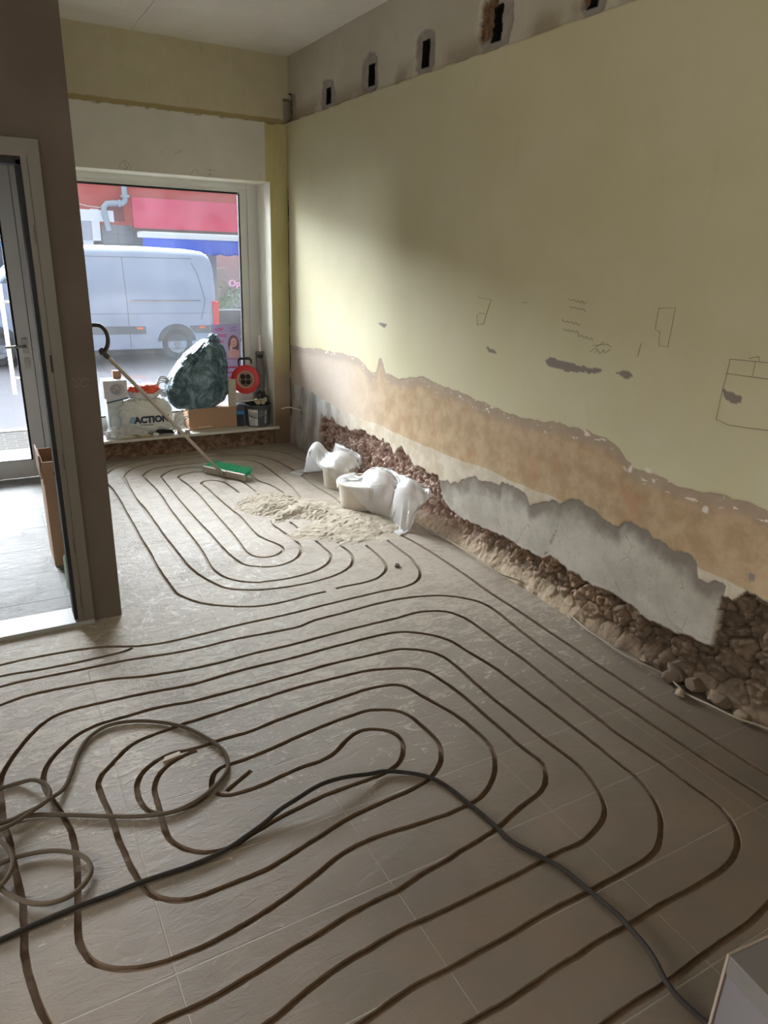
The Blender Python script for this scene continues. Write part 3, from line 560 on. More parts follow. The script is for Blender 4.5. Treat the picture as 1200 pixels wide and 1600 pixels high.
cl_ = boxes('wall_front_bounce_skin', [((XR+.0, YG+.172, -.8), (6, YG+.20, 4.6)), ((-6, YG+.172, 2.26), (6, YG+.20, 4.6)), ((-6, YG+.172, -.8), (-.75, YG+.20, 2.26)), ((.60, YG+.172, -.8), (XL, YG+.20, 2.26)), ((XL, YG+.172, -.8), (XR, YG+.20, .12))], M_bounce_cut); struct(cl_)
# hacked masonry under the window board
nx2 = 215; nz2 = 22
xx2, zz2 = np.meshgrid(np.linspace(.60, XW+.03, nx2), np.linspace(-.02, .155, nz2), indexing='ij')
a1, a2, a3 = voronoi2(xx2+(fbm(xx2*20, zz2*20, 2, 5)-.5)*.04, zz2*1.4, .075, 13)
yy2 = YF+.045-.03*sstep(0, .2, a2)*(.4+.6*a3)-.05*(fbm(xx2*22, zz2*22, 4, 77, .6)-.5)-.03*sstep(.05, -.02, zz2)
t = NT('hacked_masonry'); n2 = t.noise(18, 5, .65); n3 = t.noise(60, 4)
M_rub2 = t.bsdf(t.mix(t.ramp(n3, .4, .7, 0, .6), t.mix(t.ramp(n2, .35, .65), lin(112, 84, 66), lin(158, 132, 108)), lin(88, 68, 54)), .95, bump=n3, bstr=.6, bdist=.006, spec=.2)
ub = grid_mesh('wall_front_base', np.stack([xx2, yy2, zz2], -1), M_rub2); struct(ub)
# dangling wire stub above the beam, pencil on board
tube('wire_stub', [(1.965, YF-.013, 3.12), (1.968, YF-.03, 3.08), (1.975, YF-.025, 3.03), (1.972, YF-.03, 2.97)], .002, mat('off_white_wire', (214, 206, 190), .5), wf, 5)
fm = lambda L: [tuple(on_y(a, b, YF-.0006)) for a, b in cr(80, 0, 3, L)]
bm = bmesh.new()
for mk in (fm([(345,750),(325,765),(320,785),(335,795),(355,790),(365,770),(345,750)]), fm([(345,757),(347,795),(355,785),(350,770)]), fm([(362,765),(378,780),(365,797)]), fm([(725,795),(775,800)]), fm([(745,790),(747,828),(735,820)]), fm([(735,815),(760,818)]), fm([(650,820),(670,795),(690,800),(685,815)]), fm([(977,815),(977,838)]), fm([(600,700),(615,705),(575,722)]), fm([(515,705),(520,722)])): tube_bm(bm, mk, .0012, 4)
from_bm('pencil_marks', bm, M_pencil, wf)
# ---- ceiling boards with open joints
M_ceil = mat('plasterboard', (232, 228, 220), .8, scale=3, bstr=.04)
g = .0015; ys = [-2.5, -.2, 1.9, 4.98, YF]; xs = [[-2.2, -.2, 1.05, 2.46], [-2.2, .4, 1.7, 2.46], [-2.2, -.1, 1.576, 2.46], [-2.2, -.2, 1.255, 2.46]]
lst = []
for i in range(4):
    for a, b in zip(xs[i], xs[i][1:]): lst.append(((a+g, ys[i]+g, ZC), (b-g, ys[i+1]-g, ZC+.0125)))
ce = boxes('ceiling', lst, M_ceil); struct(ce)
box('ceiling_void', (-2.3, -2.6, ZC+.06), (2.75, 6.7, ZC+.16), mat('dark_void', (60, 56, 52), .9), ce)
scr = [tuple(on_z(a, b, ZC-.0004)) for a, b in [(141,20),(188,3),(178,12),(112,13),(281,21),(338,30),(377,37),(403,42),(298,39),(268,43),(222,33),(445,50),(430,75),(461,60),(477,45)]]
bm = bmesh.new()
for p in scr: bmesh.ops.create_circle(bm, cap_ends=True, radius=.004, segments=8, matrix=Matrix.Translation(p))
from_bm('screw_heads', bm, mat('screw', (90, 84, 78), .5), ce)
# ---- partition with passage
def part_mat():
    t = NT('partition_paint'); n1 = t.noise(2.5, 5); n3 = t.noise(50, 4)
    return t.bsdf(t.mix(t.ramp(n1, .3, .7), lin(86, 75, 65), lin(96, 85, 74)), .8, bump=n3, bstr=.15, bdist=.003, spec=.3)
M_part = part_mat()
pw = [((.305, YP, 0), (.43, YP+.12, ZC)), ((-2.2, YP, 2.06), (.305, YP+.12, ZC)), ((-2.2, YP, 0), (-.80, YP+.12, 2.06))]
wp = boxes('wall_partition', pw, M_part); struct(wp)
bm = bmesh.new(); q = [(.33, YP+.12), (.43, YP+.12), (.605, 4.72), (.63, YF+.33), (.54, YF+.33), (.515, 4.72)]
vb = [bm.verts.new((a, b, 0)) for a, b in q]; vt = [bm.verts.new((a, b, ZC)) for a, b in q]
for k in range(6): bm.faces.new((vb[k], vb[(k+1) % 6], vt[(k+1) % 6], vt[k]))
bm.faces.new(vb); bm.faces.new(vt); ws = from_bm('wall_side', bm, M_part); struct(ws)
bm = bmesh.new()
pp = lambda L: [tuple(on_y(a, b, YP-.0006)) for a, b in L]
for mk in (pp([(113,592),(118,596),(122,590),(127,596),(133,591),(140,595)]), pp([(115,601),(120,605),(126,599),(131,605),(138,601)])): tube_bm(bm, mk, .0010, 4)
from_bm('pencil_marks', bm, M_pencil, wp)
wl = boxes('wall_left', [((-2.3, -2.6, -.1), (-2.2, -.1, ZC+.1)), ((-2.3, 2.5, -.1), (-2.2, 6.6, ZC+.1)), ((-2.3, -.1, -.1), (-2.2, 2.5, .6)), ((-2.3, -.1, 2.1), (-2.2, 2.5, ZC+.1))], M_plain); struct(wl)  # opening added for the side fill light
# rear wall with an opening added for the fill light on the near half
wre = boxes('wall_rear', [((-2.3, -2.6, -.1), (-1.0, -2.5, ZC+.1)), ((1.4, -2.6, -.1), (2.6, -2.5, ZC+.1)), ((-1.0, -2.6, -.1), (1.4, -2.5, 1.0)), ((-1.0, -2.6, 2.3), (1.4, -2.5, ZC+.1))], M_plain); struct(wre)

# ---- passage door frame
M_frame = mat('frame_paint', (98, 90, 79), .45, scale=4, bstr=.05); M_black = mat('black_rubber', (22, 21, 20), .7)
df = box('door_1', (.235, YP-.018, 0), (.305, YP+.13, 2.0), M_frame, bevel=.003)
df['kind'] = 'structure'
box('frame_head', (-.80, YP-.018, 1.995), (.305, YP+.13, 2.06), M_frame, df, .003)
box('frame_post', (-.87, YP-.018, 0), (-.80, YP+.13, 2.06), M_frame, df, .003)
boxes('gasket', [((.219, YP+.005, .012), (.237, YP+.10, 1.985)), ((-.8, YP+.005, 1.970), (.237, YP+.10, 1.997))], M_black, df)
boxes('rebate_seam', [((.2575, YP-.0195, 0), (.2595, YP-.017, 2.0))], mat('seam_shadow_gap', (70, 62, 52), .8), df)
M_steel = mat('brushed_steel', (170, 168, 164), .35, .9, bstr=.02)
for z0 in (1.72, 1.22, .80, .40, .12):
    box('strike_plate', (.251, YP-.0205, z0-.035), (.260, YP-.0185, z0+.035), mat('dull_strike', (84, 78, 70), .6, .3) if z0 != 1.22 else M_black, df)
box('threshold', (-.8, YP-.03, -.002), (.305, YP+.14, .020), mat('threshold_paint', (140, 137, 131), .5), df, .004)

# ---- entrance door in the shop front
M_alu = mat('white_powder_coat', (236, 238, 237), .4, scale=3, bstr=.02)
def glass_mat(name, dust=.05, tint=(.96, .98, 1, 1)):
    t = NT(name); tr = t.n('ShaderNodeBsdfTransparent'); tr.inputs[0].default_value = tint
    gl = t.n('ShaderNodeBsdfGlossy'); gl.inputs['Roughness'].default_value = .03
    fr = t.n('ShaderNodeFresnel'); fr.inputs[0].default_value = 1.45; m1 = t.n('ShaderNodeMixShader')
    t.t.links.new(fr.outputs[0], m1.inputs[0]); t.t.links.new(tr.outputs[0], m1.inputs[1]); t.t.links.new(gl.outputs[0], m1.inputs[2])
    df_ = t.n('ShaderNodeBsdfTranslucent'); df_.inputs[0].default_value = (.9, .92, .95, 1); m2 = t.n('ShaderNodeMixShader')
    sp = t.ramp(t.noise(90, 4, .7), .60, .72, dust, dust*3.2); sm = t.noise(3, 5, .6)
    t.set(m2.inputs[0], t.math('MULTIPLY', sp, t.ramp(sm, .3, .7, .6, 1.3))); t.t.links.new(m1.outputs[0], m2.inputs[1]); t.t.links.new(df_.outputs[0], m2.inputs[2])
    t.t.links.new(m2.outputs[0], t.out.inputs[0]); return t.m
M_glass = glass_mat('dusty_window_glass', .006); M_glass2 = glass_mat('clean_glass', .002)
YD = 5.81
dr = box('door_2', (.245, YD, .01), (.335, YD+.06, 2.20), M_alu, bevel=.003); dr['kind'] = 'structure'
box('leak_strip', (.330, YD+.015, .0), (.345, YD+.05, 2.21), M_black, dr)  # black strip added behind the leaf gap to stop a light leak
boxes('leaf_rails', [((-.56, YD, .01), (.245, YD+.06, .145)), ((-.56, YD, 2.085), (.245, YD+.06, 2.20)), ((-.66, YD, .01), (-.56, YD+.06, 2.20))], M_alu, dr, .003)
boxes('outer_frame', [((.339, YD-.008, 0), (.54, YD+.07, 2.25)), ((-.74, YD-.008, 0), (-.664, YD+.07, 2.25)), ((-.74, YD-.008, 2.205), (.54, YD+.07, 2.25))], M_alu, dr, .003)
boxes('glazing_gasket', [((.232, YD-.004, .145), (.246, YD+.03, 2.085)), ((-.56, YD-.004, 2.075), (.246, YD+.03, 2.086)), ((-.56, YD-.004, .144), (.246, YD+.03, .150))], M_black, dr)
box('pane', (-.56, YD+.022, .145), (.240, YD+.034, 2.085), M_glass2, dr)
hd = boxes('handle_plate', [((.275, YD-.010, .985-.05), (.310, YD, .985+.05))], M_steel, dr, .003)
tube('lever', [(.292, YD-.010, .985), (.292, YD-.045, .985), (.27, YD-.052, .985), (.16, YD-.052, .982)], .009, M_steel, hd, 10)
box('lock_plate', (.277, YD-.008, .83), (.308, YD, .90), M_steel, dr, .003)
bp = tube('pull_bar', [(.19, YD+.12, .62), (.19, YD+.12, 1.40)], .014, M_alu, dr, 12)
tubes('bar_mount', [[(.19, YD+.12, .74), (.25, YD+.06, .74)], [(.19, YD+.12, 1.28), (.25, YD+.06, 1.28)]], .008, M_steel, bp, 8)

# ---- shop window
M_pvc = mat('white_window_profile', (216, 216, 210), .45, scale=3, bstr=.03)
GX0, GX1, GZ0, GZ1 = .735, 2.113, .30, 2.125
wn1 = boxes('window_1', [((GX1+.012, YG, ZS), (GX1+.155, YG+.07, 2.215)), ((XL, YG, ZS), (GX0-.012, YG+.07, 2.215)), ((GX0-.012, YG, GZ1+.012), (GX1+.012, YG+.07, 2.215)), ((GX0-.012, YG, ZS), (GX1+.012, YG+.07, GZ0-.012))], M_pvc, bevel=.004); wn1['kind'] = 'structure'
boxes('outer_profile', [((GX1+.075, YG-.02, ZS), (XR, YG+.02, 2.218)), ((XL, YG-.02, 2.165), (GX1+.0745, YG+.01, 2.217))], M_pvc, wn1, .004)
boxes('glazing_gasket', [((GX1, YG-.003, GZ0), (GX1+.013, YG+.03, GZ1)), ((GX0-.013, YG-.003, GZ0), (GX0, YG+.03, GZ1)), ((GX0, YG-.003, GZ1), (GX1, YG+.03, GZ1+.013)), ((GX0, YG-.003, GZ0-.013), (GX1, YG+.03, GZ0))], M_black, wn1)
box('pane', (GX0-.006, YG+.026, GZ0-.006), (GX1+.006, YG+.038, GZ1+.006), M_glass, wn1)
# plaster lining of the reveal, window board
M_rev = mat('reveal_plaster', (222, 218, 200), .8, scale=5)
rv = boxes('trim_1', [((XR-.004, YF+.002, ZS), (XR, YG-.02, 2.216)), ((XL, YF+.002, 2.211), (XR, YG-.02, 2.216))], M_rev); struct(rv)
sb = box('window_board', (.62, 6.055, .148), (XR+.03, YG+.02, ZS), mat('sill_paint', (206, 202, 192), .5, scale=5), bevel=.003); struct(sb)
sb.name = 'trim_2'

# ================================================================== OUTSIDE
ZR = -.80
def asphalt(name, a, b, sc=60):
    t = NT(name); n = t.noise(sc, 5, .7); n1 = t.noise(.8, 4)
    return t.bsdf(t.mix(t.ramp(n1, .3, .7), t.mix(n, a, b), t.mix(n, b, a)), .85, bump=n, bstr=.3, bdist=.01, spec=.08)
st = box('street', (-14, 10.6, ZR-.15), (24, 21.0, ZR), asphalt('asphalt', lin(50, 50, 54), lin(62, 62, 66))); struct(st)
t = NT('paving_slabs'); br = t.n('ShaderNodeTexBrick'); br.inputs['Scale'].default_value = 2.0; t.t.links.new(t.obj(), br.inputs[0])
br.inputs['Color1'].default_value = lin(40, 38, 36); br.inputs['Color2'].default_value = lin(46, 44, 41); br.inputs['Mortar'].default_value = lin(70, 66, 62); br.inputs['Mortar Size'].default_value = .012
M_pave = t.bsdf(t.mix(t.math('MULTIPLY', t.noise(20, 4), .3), br.outputs[0], lin(38, 36, 34)), .9, spec=.08)
pv = boxes('pavement', [((-14, 6.62, ZR-.2), (24, 10.45, ZR+.10)), ((-14, 20.0, ZR-.2), (24, 24, ZR+.12))], M_pave); struct(pv)
kb = boxes('kerb', [((-14, 10.45, ZR-.2), (24, 10.6, ZR+.11)), ((-14, 19.86, ZR-.2), (24, 20.0, ZR+.13))], mat('kerb_stone', (96, 95, 92), .8)); struct(kb)
dsp = box('door_step', (-.9, 5.95, ZR), (.6, 7.2, -.12), mat('step_stone', (110, 105, 98), .8)); struct(dsp)

# ---- shop house across the street
YB = 21.5
bo = lambda x, y, d=0: on_y(x, y, YB+d)
bld = thing('shop_building', 'red rendered shop house across the street with a crimson fascia and shop window below', 'building', (4, YB, ZR+.12))
t = NT('red_render'); n1 = t.noise(.6, 5); n2 = t.noise(8, 4)
s_ = t.sep()
M_redwall = t.bsdf(t.mix(t.math('MULTIPLY', n2, .25), t.mix(t.ramp(s_[0], 4.02, 4.06), t.mix(n1, lin(172, 52, 44), lin(190, 66, 52)), lin(232, 108, 84)), lin(140, 50, 44)), .9)
M_dark = mat('dark_shopfront', (74, 76, 82), .6); M_tile = mat('grey_facing', (98, 102, 110), .5)
wz0 = 2.30
boxes('wall', [((-10, YB, 2.0), (20, YB+.4, 4.4))], M_redwall, bld)
boxes('ground_floor', [((-10, YB+.02, ZR), (5.9, YB+.4, 2.02)), ((5.9, YB+1.6, ZR), (20, YB+1.9, 2.0)), ((5.9, YB+.1, -.35+ZR*.0-1), (20, YB+.5, -.10))], M_dark, bld)
a = bo(205, 311); b = bo(371, 363)
box('fascia', (4.10, YB-.16, 2.10), (9.5, YB, 2.86), mat('crimson_panel', (208, 36, 84), .6, scale=3), bld)
box('gutter_board', (4.0, YB-.10, 2.02), (9.6, YB, 2.10), mat('brown_board', (92, 62, 56), .7), bld)
# columns and shop window on the right of the van
boxes('pillar', [((5.72, YB-.02, ZR), (5.98, YB+.5, 2.0))], mat('anthracite_pillar', (70, 72, 78), .6), bld)
boxes('pillar', [((6.12, YB+.2, -.1), (6.42, YB+.5, 2.0))], mat('light_grey_pillar', (150, 152, 156), .7), bld)
boxes('window_frame', [((6.42, YB+.25, -.16), (9.4, YB+.32, -.06)), ((6.42, YB+.25, 1.75), (9.4, YB+.32, 1.9)), ((9.3, YB+.25, -.16), (9.4, YB+.32, 1.9))], mat('white_sash', (226, 228, 232), .5), bld)
gp = box('pane', (6.42, YB+.28, -.06), (9.3, YB+.30, 1.75), M_glass2, bld)
# left window with blind, header, dark tiles
ww = boxes('window_frame', [((1.9, YB-.06, 1.62), (3.25, YB, 1.74)), ((3.05, YB-.06, 1.62), (3.25, YB, 2.52)), ((1.9, YB-.07, 2.22), (3.62, YB, 2.50))], mat('white_sash', (226, 228, 232), .5), bld)
box('blind', (1.9, YB-.02, 1.70), (3.08, YB-.005, 2.26), mat('grey_blind', (168, 172, 182), .6), ww)
bm = bmesh.new()
for i in range(3):
    for j in range(4): bx(bm, (3.30+.40*i, YB-.03, 1.20+.24*j), (3.30+.40*i+.392, YB, 1.20+.24*j+.232))
from_bm('facing_tiles', bm, M_tile, bld)
box('window_band', (-3.0, YB-.02, .9), (1.85, YB, 1.95), mat('dark_glazing', (58, 66, 82), .25), bld)
box('window_ledge', (-3.0, YB-.12, 1.95), (1.9, YB, 2.06), mat('pale_ledge', (214, 206, 200), .6), bld)
box('upper_render', (-3.0, YB-.03, 2.06), (1.4, YB, 3.4), mat('peach_render', (226, 176, 146), .85), bld)
M_blue = mat('blue_sign', (34, 112, 190), .5)
sg = boxes('sign_mark', [((.30, YB-.05, 1.42), (.62, YB-.02, 1.52)), ((.42, YB-.05, 1.52), (.85, YB-.02, 1.60)), ((.55, YB-.05, 1.60), (.72, YB-.02, 1.70))], M_blue, bld)
# drain pipe with bend, and a cable
dp = tube('drain_pipe', [(3.93, YB-.14, 4.3), (3.93, YB-.14, 2.86), (3.93, YB-.14, 2.76), (3.86, YB-.14, 2.69), (3.62, YB-.14, 2.68), (3.46, YB-.14, 2.66), (3.38, YB-.14, 2.58), (3.38, YB-.14, 2.40), (3.46, YB-.14, 2.0)], .075, mat('grey_pipe', (150, 162, 172), .5), bld, 12)
boxes('pipe_collar', [((3.83, YB-.24, 2.84), (4.03, YB-.04, 2.90)), ((3.74, YB-.23, 2.60), (3.80, YB-.04, 2.77))], mat('grey_pipe', (150, 162, 172), .5), dp)
tube('cable', [(1.9, YB-.05, 2.86), (2.4, YB-.05, 2.70), (3.0, YB-.05, 2.58), (3.40, YB-.05, 2.56)], .012, mat('off_white_wire', (214, 206, 190), .5), bld, 5)
lamp = lathe('wall_lamp', [(.02, 0), (.10, .02), (.13, .08), (.10, .14), (.03, .18)], mat('lamp_shade', (190, 180, 172), .5), bld, 14, Matrix.Translation((2.62, YB-.14, 2.66)))
box('pipe_recess', (3.45, YB-.03, 2.25), (3.9, YB+.0, 2.6), mat('rust_red', (120, 44, 40), .8), bld)
# neon word in the shop window
t = NT('pink_neon'); e = t.n('ShaderNodeEmission'); e.inputs[0].default_value = (1, .35, .7, 1); e.inputs[1].default_value = 1.6; t.t.links.new(e.outputs[0], t.out.inputs[0]); M_neon = t.m
neon = text('neon_sign', 'Open', .27, M_neon, None, frame_mtx((6.78, YB+.24, .60), (1, 0, 0), (0, 0, 1)), ext=.01, align='LEFT', offset=-.006)
tag(neon, 'pink glowing Open sign in the shop window right of the van', 'sign')
# awning
aw = thing('awning', 'retracted blue scalloped awning with white front rail below the crimson fascia', 'awning', (4.3, YB-.5, 1.6))
M_awb = mat('blue_awning_cloth', (10, 84, 216), .8, scale=4)
yb2 = YB-.55
box('front_rail', (4.10, yb2-.04, 1.86), (9.6, yb2+.05, 1.99), mat('white_rail', (232, 236, 238), .4), aw)
n = 300; xs_ = np.linspace(4.22, 9.55, n); ph = (xs_-4.22)/.42
zb_ = 1.50+.05*np.abs(np.sin(ph*PI))**.7*-1; top_ = np.full(n, 1.87)
P = np.zeros((n, 6, 3))
for j in range(6):
    f = j/5; P[:, j, 0] = xs_; P[:, j, 2] = top_+(zb_-top_)*f; P[:, j, 1] = yb2+.02*np.sin(ph*2*PI*1.3+1)*f+.012*np.sin(xs_*31)*f
vl = grid_mesh('valance', P, M_awb, aw); vl.modifiers.new('s', 'SOLIDIFY').thickness = .004
box('cassette', (4.2, yb2, 1.95), (9.5, YB-.12, 2.02), mat('white_rail', (232, 236, 238), .4), aw)
adopt(aw)
# goods in the dim shop front
M_sh = [mat('shelf_a', (150, 150, 146), .7), mat('shelf_b', (60, 110, 170), .7), mat('shelf_c', (196, 196, 190), .7), mat('shelf_d', (104, 92, 84), .7)]
for i, (x0, w, z0, z1, k) in enumerate([(5.05, .28, 1.10, 1.60, 0), (5.42, .24, 1.16, 1.56, 1), (5.78, .2, 1.2, 1.5, 2), (6.55, .30, .15, 1.1, 3), (7.0, .5, -.05, .35, 0)]):
    b_ = box('display_board', (x0, YB-.06 if i < 3 else YB+.7, z0), (x0+w, YB-.03 if i < 3 else YB+.75, z1), M_sh[k], bld)
pl = thing('potted_plant', 'leafy green plant standing inside the shop window across the street', 'plant', (6.9, YB+.8, ZR))
bm = bmesh.new()
for i in range(160):
    c_ = Vector((6.9+random.gauss(0, .28), YB+.8+random.gauss(0, .15), .15+random.gauss(0, .22))); d_ = Vector((random.gauss(0, 1), random.gauss(0, 1), random.gauss(.4, 1))).normalized()*.16; s_v = d_.cross(Vector((0, 1, .2))).normalized()*.035
    q = [c_-d_, c_+s_v, c_+d_, c_-s_v+Vector((0, .02, 0))]; bm.faces.new([bm.verts.new(v) for v in q])
from_bm('foliage', bm, mat('plant_leaf', (74, 112, 70), .6), pl)
lathe('pot', [(.14, ZR), (.2, ZR+.3), (.2, ZR+.34), (.17, ZR+.34)], mat('plant_pot', (120, 116, 112), .7), pl, 20, Matrix.Translation((6.9, YB+.8, 0)))
tube('stem', [(6.9, YB+.8, ZR+.3), (6.9, YB+.8, .2)], .02, mat('plant_leaf', (74, 112, 70), .6), pl, 6)
adopt(pl)
adopt(bld)

# ---- van
van = thing('delivery_van', 'silver panel van parked across the street with red tail light', 'van', (2.2, 18, ZR))
VY = 17.0; VW = 1.95
M_body = mat('silver_blue_paint', (164, 178, 204), .28, .25, scale=1, bstr=0, var=.02); M_vdark = mat('dark_trim', (96, 104, 114), .5); M_vblk = mat('tyre_black', (64, 66, 68), .8)
ST = [(-.70, .02, -.42, .42), (-.66, .20, -.52, .26), (-.45, .36, -.55, .12), (-.1, .50, -.56, .04), (.22, .60, -.56, .01), (.55, .98, -.56, 0), (.95, 1.38, -.56, 0), (1.25, 1.53, -.56, 0), (1.7, 1.60, -.56, 0), (2.6, 1.625, -.56, 0), (3.6, 1.625, -.56, 0), (4.5, 1.60, -.56, 0), (4.78, 1.57, -.54, .01), (4.92, 1.48, -.50, .04), (5.0, 1.30, -.48, .10), (5.02, .40, -.46, .16)]
def vsec(x):
    X_ = [s[0] for s in ST]; return [np.interp(x, X_, [s[k] for s in ST]) for k in (1, 2, 3)]
def lean(z): return .20*sstep(.35, 1.7, np.array(z))**1.2
stx = sorted(set([s[0] for s in ST]+list(np.linspace(-.7, 5.02, 44))))
rings = []
for x_ in stx:
    zt, zb, ins = vsec(x_); R_ = min(.16, (zt-zb)*.3); pts = []
    zs_ = [zb, zb+.03]+list(np.linspace(zb+.08, zt-R_, 14)); 
    for z_ in zs_: pts.append((VY+ins+float(lean(z_))+(.05 if z_ < zb+.02 else 0), z_))
    y0_ = VY+ins+float(lean(zt-R_))
    for k in range(1, 6):
        a_ = k/5*PI/2; pts.append((y0_+R_*(1-math.cos(a_)), zt-R_+R_*math.sin(a_)))
    mid = VY+VW/2; pts.append((mid, zt+.02)); full = pts+[(2*mid-p[0], p[1]) for p in pts[-2::-1]]
    rings.append([(x_, p[0], p[1]) for p in full])
V = [v for r in rings for v in r]; nr = len(rings[0]); F = []
for i in range(len(rings)-1):
    for k in range(nr): F.append((i*nr+k, i*nr+(k+1) % nr, (i+1)*nr+(k+1) % nr, (i+1)*nr+k))
F.append(tuple(range(nr))); F.append(tuple(range((len(rings)-1)*nr, len(rings)*nr)))
bm = bmesh.new(); vv = [bm.verts.new(v) for v in V]
for f in F: bm.faces.new([vv[i] for i in f])
body = from_bm('body', bm, M_body, van, smooth=True, auto=40)
def vside(x, z, d=.006):
    zt, zb, ins = vsec(x); return (x, VY+ins+float(lean(z))-d, z)
def vstrip(name, P, w, m, parent, vert=False, d=.006):
    """thin raised band following the side skin"""
    V = []; F = []
    for x_, z_ in P:
        if vert: V += [vside(x_-w/2, z_, d), vside(x_+w/2, z_, d), vside(x_+w/2, z_, -.01), vside(x_-w/2, z_, -.01)]
        else: V += [vside(x_, z_-w/2, d), vside(x_, z_+w/2, d), vside(x_, z_+w/2, -.01), vside(x_, z_-w/2, -.01)]
    for i in range(len(P)-1):
        for k in range(4): F.append((4*i+k, 4*i+(k+1) % 4, 4*i+4+(k+1) % 4, 4*i+4+k))
    F += [(0, 1, 2, 3), tuple(4*(len(P)-1)+k for k in range(4))]
    bm = bmesh.new(); v_ = [bm.verts.new(p) for p in V]
    for f in F: bm.faces.new([v_[i] for i in f])
    return from_bm(name, bm, m, parent)
L_ = lambda a, b, n=16: list(zip(np.linspace(a[0], b[0], n), np.linspace(a[1], b[1], n)))
M_seam = mat('panel_gap', (88, 96, 110), .6)
def seam(P, vert=False, w=.012): return vstrip('panel_gap', P, w, M_seam, body, vert, .003)
seam(L_((3.0, -.5), (2.98, 1.42)), True); seam(L_((1.30, -.5), (1.28, 1.42)), True); seam(L_((1.28, 1.42), (4.5, 1.42), 30))
seam(L_((3.08, .52), (4.62, .52)), w=.02); vstrip('slide_rail', L_((3.04, .50), (4.42, .50)), .03, M_steel, body, d=.01)
seam(L_((4.62, .10), (4.72, .50), 6)+L_((4.72, .55), (4.60, 1.10), 8)+L_((4.58, 1.15), (4.48, 1.34), 5), True, .014)
seam(L_((1.32, .24), (4.85, .24), 30), w=.008)
vstrip('side_trim', L_((.85, -.10), (3.35, -.12), 20), .17, M_vdark, body, d=.02); vstrip('side_trim', L_((4.35, -.12), (4.93, -.12), 8), .17, M_vdark, body, d=.02)
for xm in (3.22, 4.62): box('marker_lamp', (xm-.07, VY-.03, -.10), (xm+.07, VY-.0, -.05), mat('amber_lens', (255, 110, 30), .3), body)
tl = box('tail_light', (4.90, VY+.0, -.04), (5.045, VY+.32, .50), mat('red_lens', (232, 20, 40), .25), van, .02)
box('bumper', (4.70, VY+.03, -.58), (5.12, VY+VW-.05, -.32), M_body, van, .04)
# cab: windscreen, side window, headlight, mirror
sd = prism('side_window', [(.48, .50), (1.20, .50), (1.20, 1.22), (1.0, 1.24), (.52, .82)], .02, mat('cab_glass', (58, 72, 92), .12, bstr=0), van, Matrix(((1, 0, 0, 0), (0, 0, 1, VY+.07), (0, 1, 0, 0), (0, 0, 0, 1))))
bm = bmesh.new(); q = [(.30, VY+.22, .64), (.30, VY+VW-.22, .64), (1.02, VY+VW-.30, 1.43), (1.02, VY+.30, 1.43)]
f = bm.faces.new([bm.verts.new(Vector(p)+Vector((-.03, 0, .02))) for p in q]); r_ = bmesh.ops.extrude_face_region(bm, geom=[f])
for v in r_['geom']:
    if isinstance(v, bmesh.types.BMVert): v.co += Vector((.03, 0, -.03))
from_bm('windscreen', bm, mat('cab_glass', (58, 72, 92), .12, bstr=0), van)
box('mirror', (.40, VY-.22, .52), (.52, VY-.02, .86), M_vdark, van, .03)
box('headlight', (-.66, VY+.12, .02), (-.42, VY+.40, .26), mat('headlight_lens', (214, 220, 228), .2), van, .03)
for k, (wx, sides) in enumerate(((.36, 2), (4.03, 2))):
    for sy in (0, 1):
        yc = VY-.015 if sy == 0 else VY+VW-.20
        Mx = Matrix(((1, 0, 0, wx), (0, 0, 1, yc), (0, 1, 0, ZR+.355), (0, 0, 0, 1)))
        w_ = lathe('wheel', [(.02, .06), (.20, .06), (.215, .02), (.235, .0), (.33, .0), (.355, .03), (.36, .06), (.36, .20), (.33, .22), (.02, .22)], M_vblk, van, 40, Mx)
        rim = lathe('rim', [(.01, .0), (.07, .0), (.08, .03), (.12, .045), (.17, .03), (.20, .01), (.21, .03), (.20, .07)], mat('steel_rim', (150, 156, 166), .4, .5), w_, 28, Mx)
        if sy == 0:
            arch = [(wx+.45*math.cos(a), -.40+.42*math.sin(a)) for a in np.linspace(PI*.02, PI*.98, 22)]
            bm = bmesh.new(); cv = [bm.verts.new((p[0], VY-.012, p[1])) for p in arch]; cb = [bm.verts.new((p[0], VY+.06, p[1])) for p in arch]
            bm.faces.new(cv); bm.faces.new(cb)
            for i in range(len(cv)): bm.faces.new((cv[i], cv[(i+1) % len(cv)], cb[(i+1) % len(cv)], cb[i]))
            from_bm('wheel_arch', bm, mat('arch_liner', (88, 94, 102), .8), body)
            tube('arch_lip', [(p[0], VY-.008, p[1]) for p in arch], .016, M_body, body, 6)
box('underbody', (-.3, VY+.25, -.68), (4.9, VY+VW-.25, -.52), mat('underbody', (58, 58, 60), .9), van)
adopt(van)

# ================================================================== THINGS ON THE FLOOR
# ---- cables
M_cable = mat('grey_rubber_cable', (84, 73, 60), .9, spec=.15, scale=25, var=.25); M_cable2 = mat('dark_rubber_cable', (44, 39, 35), .9, spec=.12, scale=25, var=.3)
def floor_cable(name, px, r, m, z=None, step=.02):
    P = np.array([on_z(a, b, r)[:2] for a, b in px]); n0 = len(P)
    if z is None: z = [r+.001]*n0
    Q = catmull(np.column_stack([P, z]), step); Q[:, 2] = np.maximum(Q[:, 2], r+.0005)
    return tube(name, Q, r, m, None, 10)
big = [(1106,1601),(1075,1577),(1050,1555),(1035,1535),(1020,1507),(1005,1485),(985,1460),(965,1435),(940,1410),(920,1392),(900,1375),(875,1355),(837,1335),(800,1315),(775,1292),(750,1270),(725,1250),(700,1230),(675,1216),(650,1210),(625,1207),(600,1207),(575,1214),(537,1225),(500,1240),(462,1260),(437,1272),(412,1290),(380,1311),(350,1330),(300,1352),(225,1377),(175,1397),(125,1415),(75,1436),(37,1452),(0,1469),(-60,1490)]
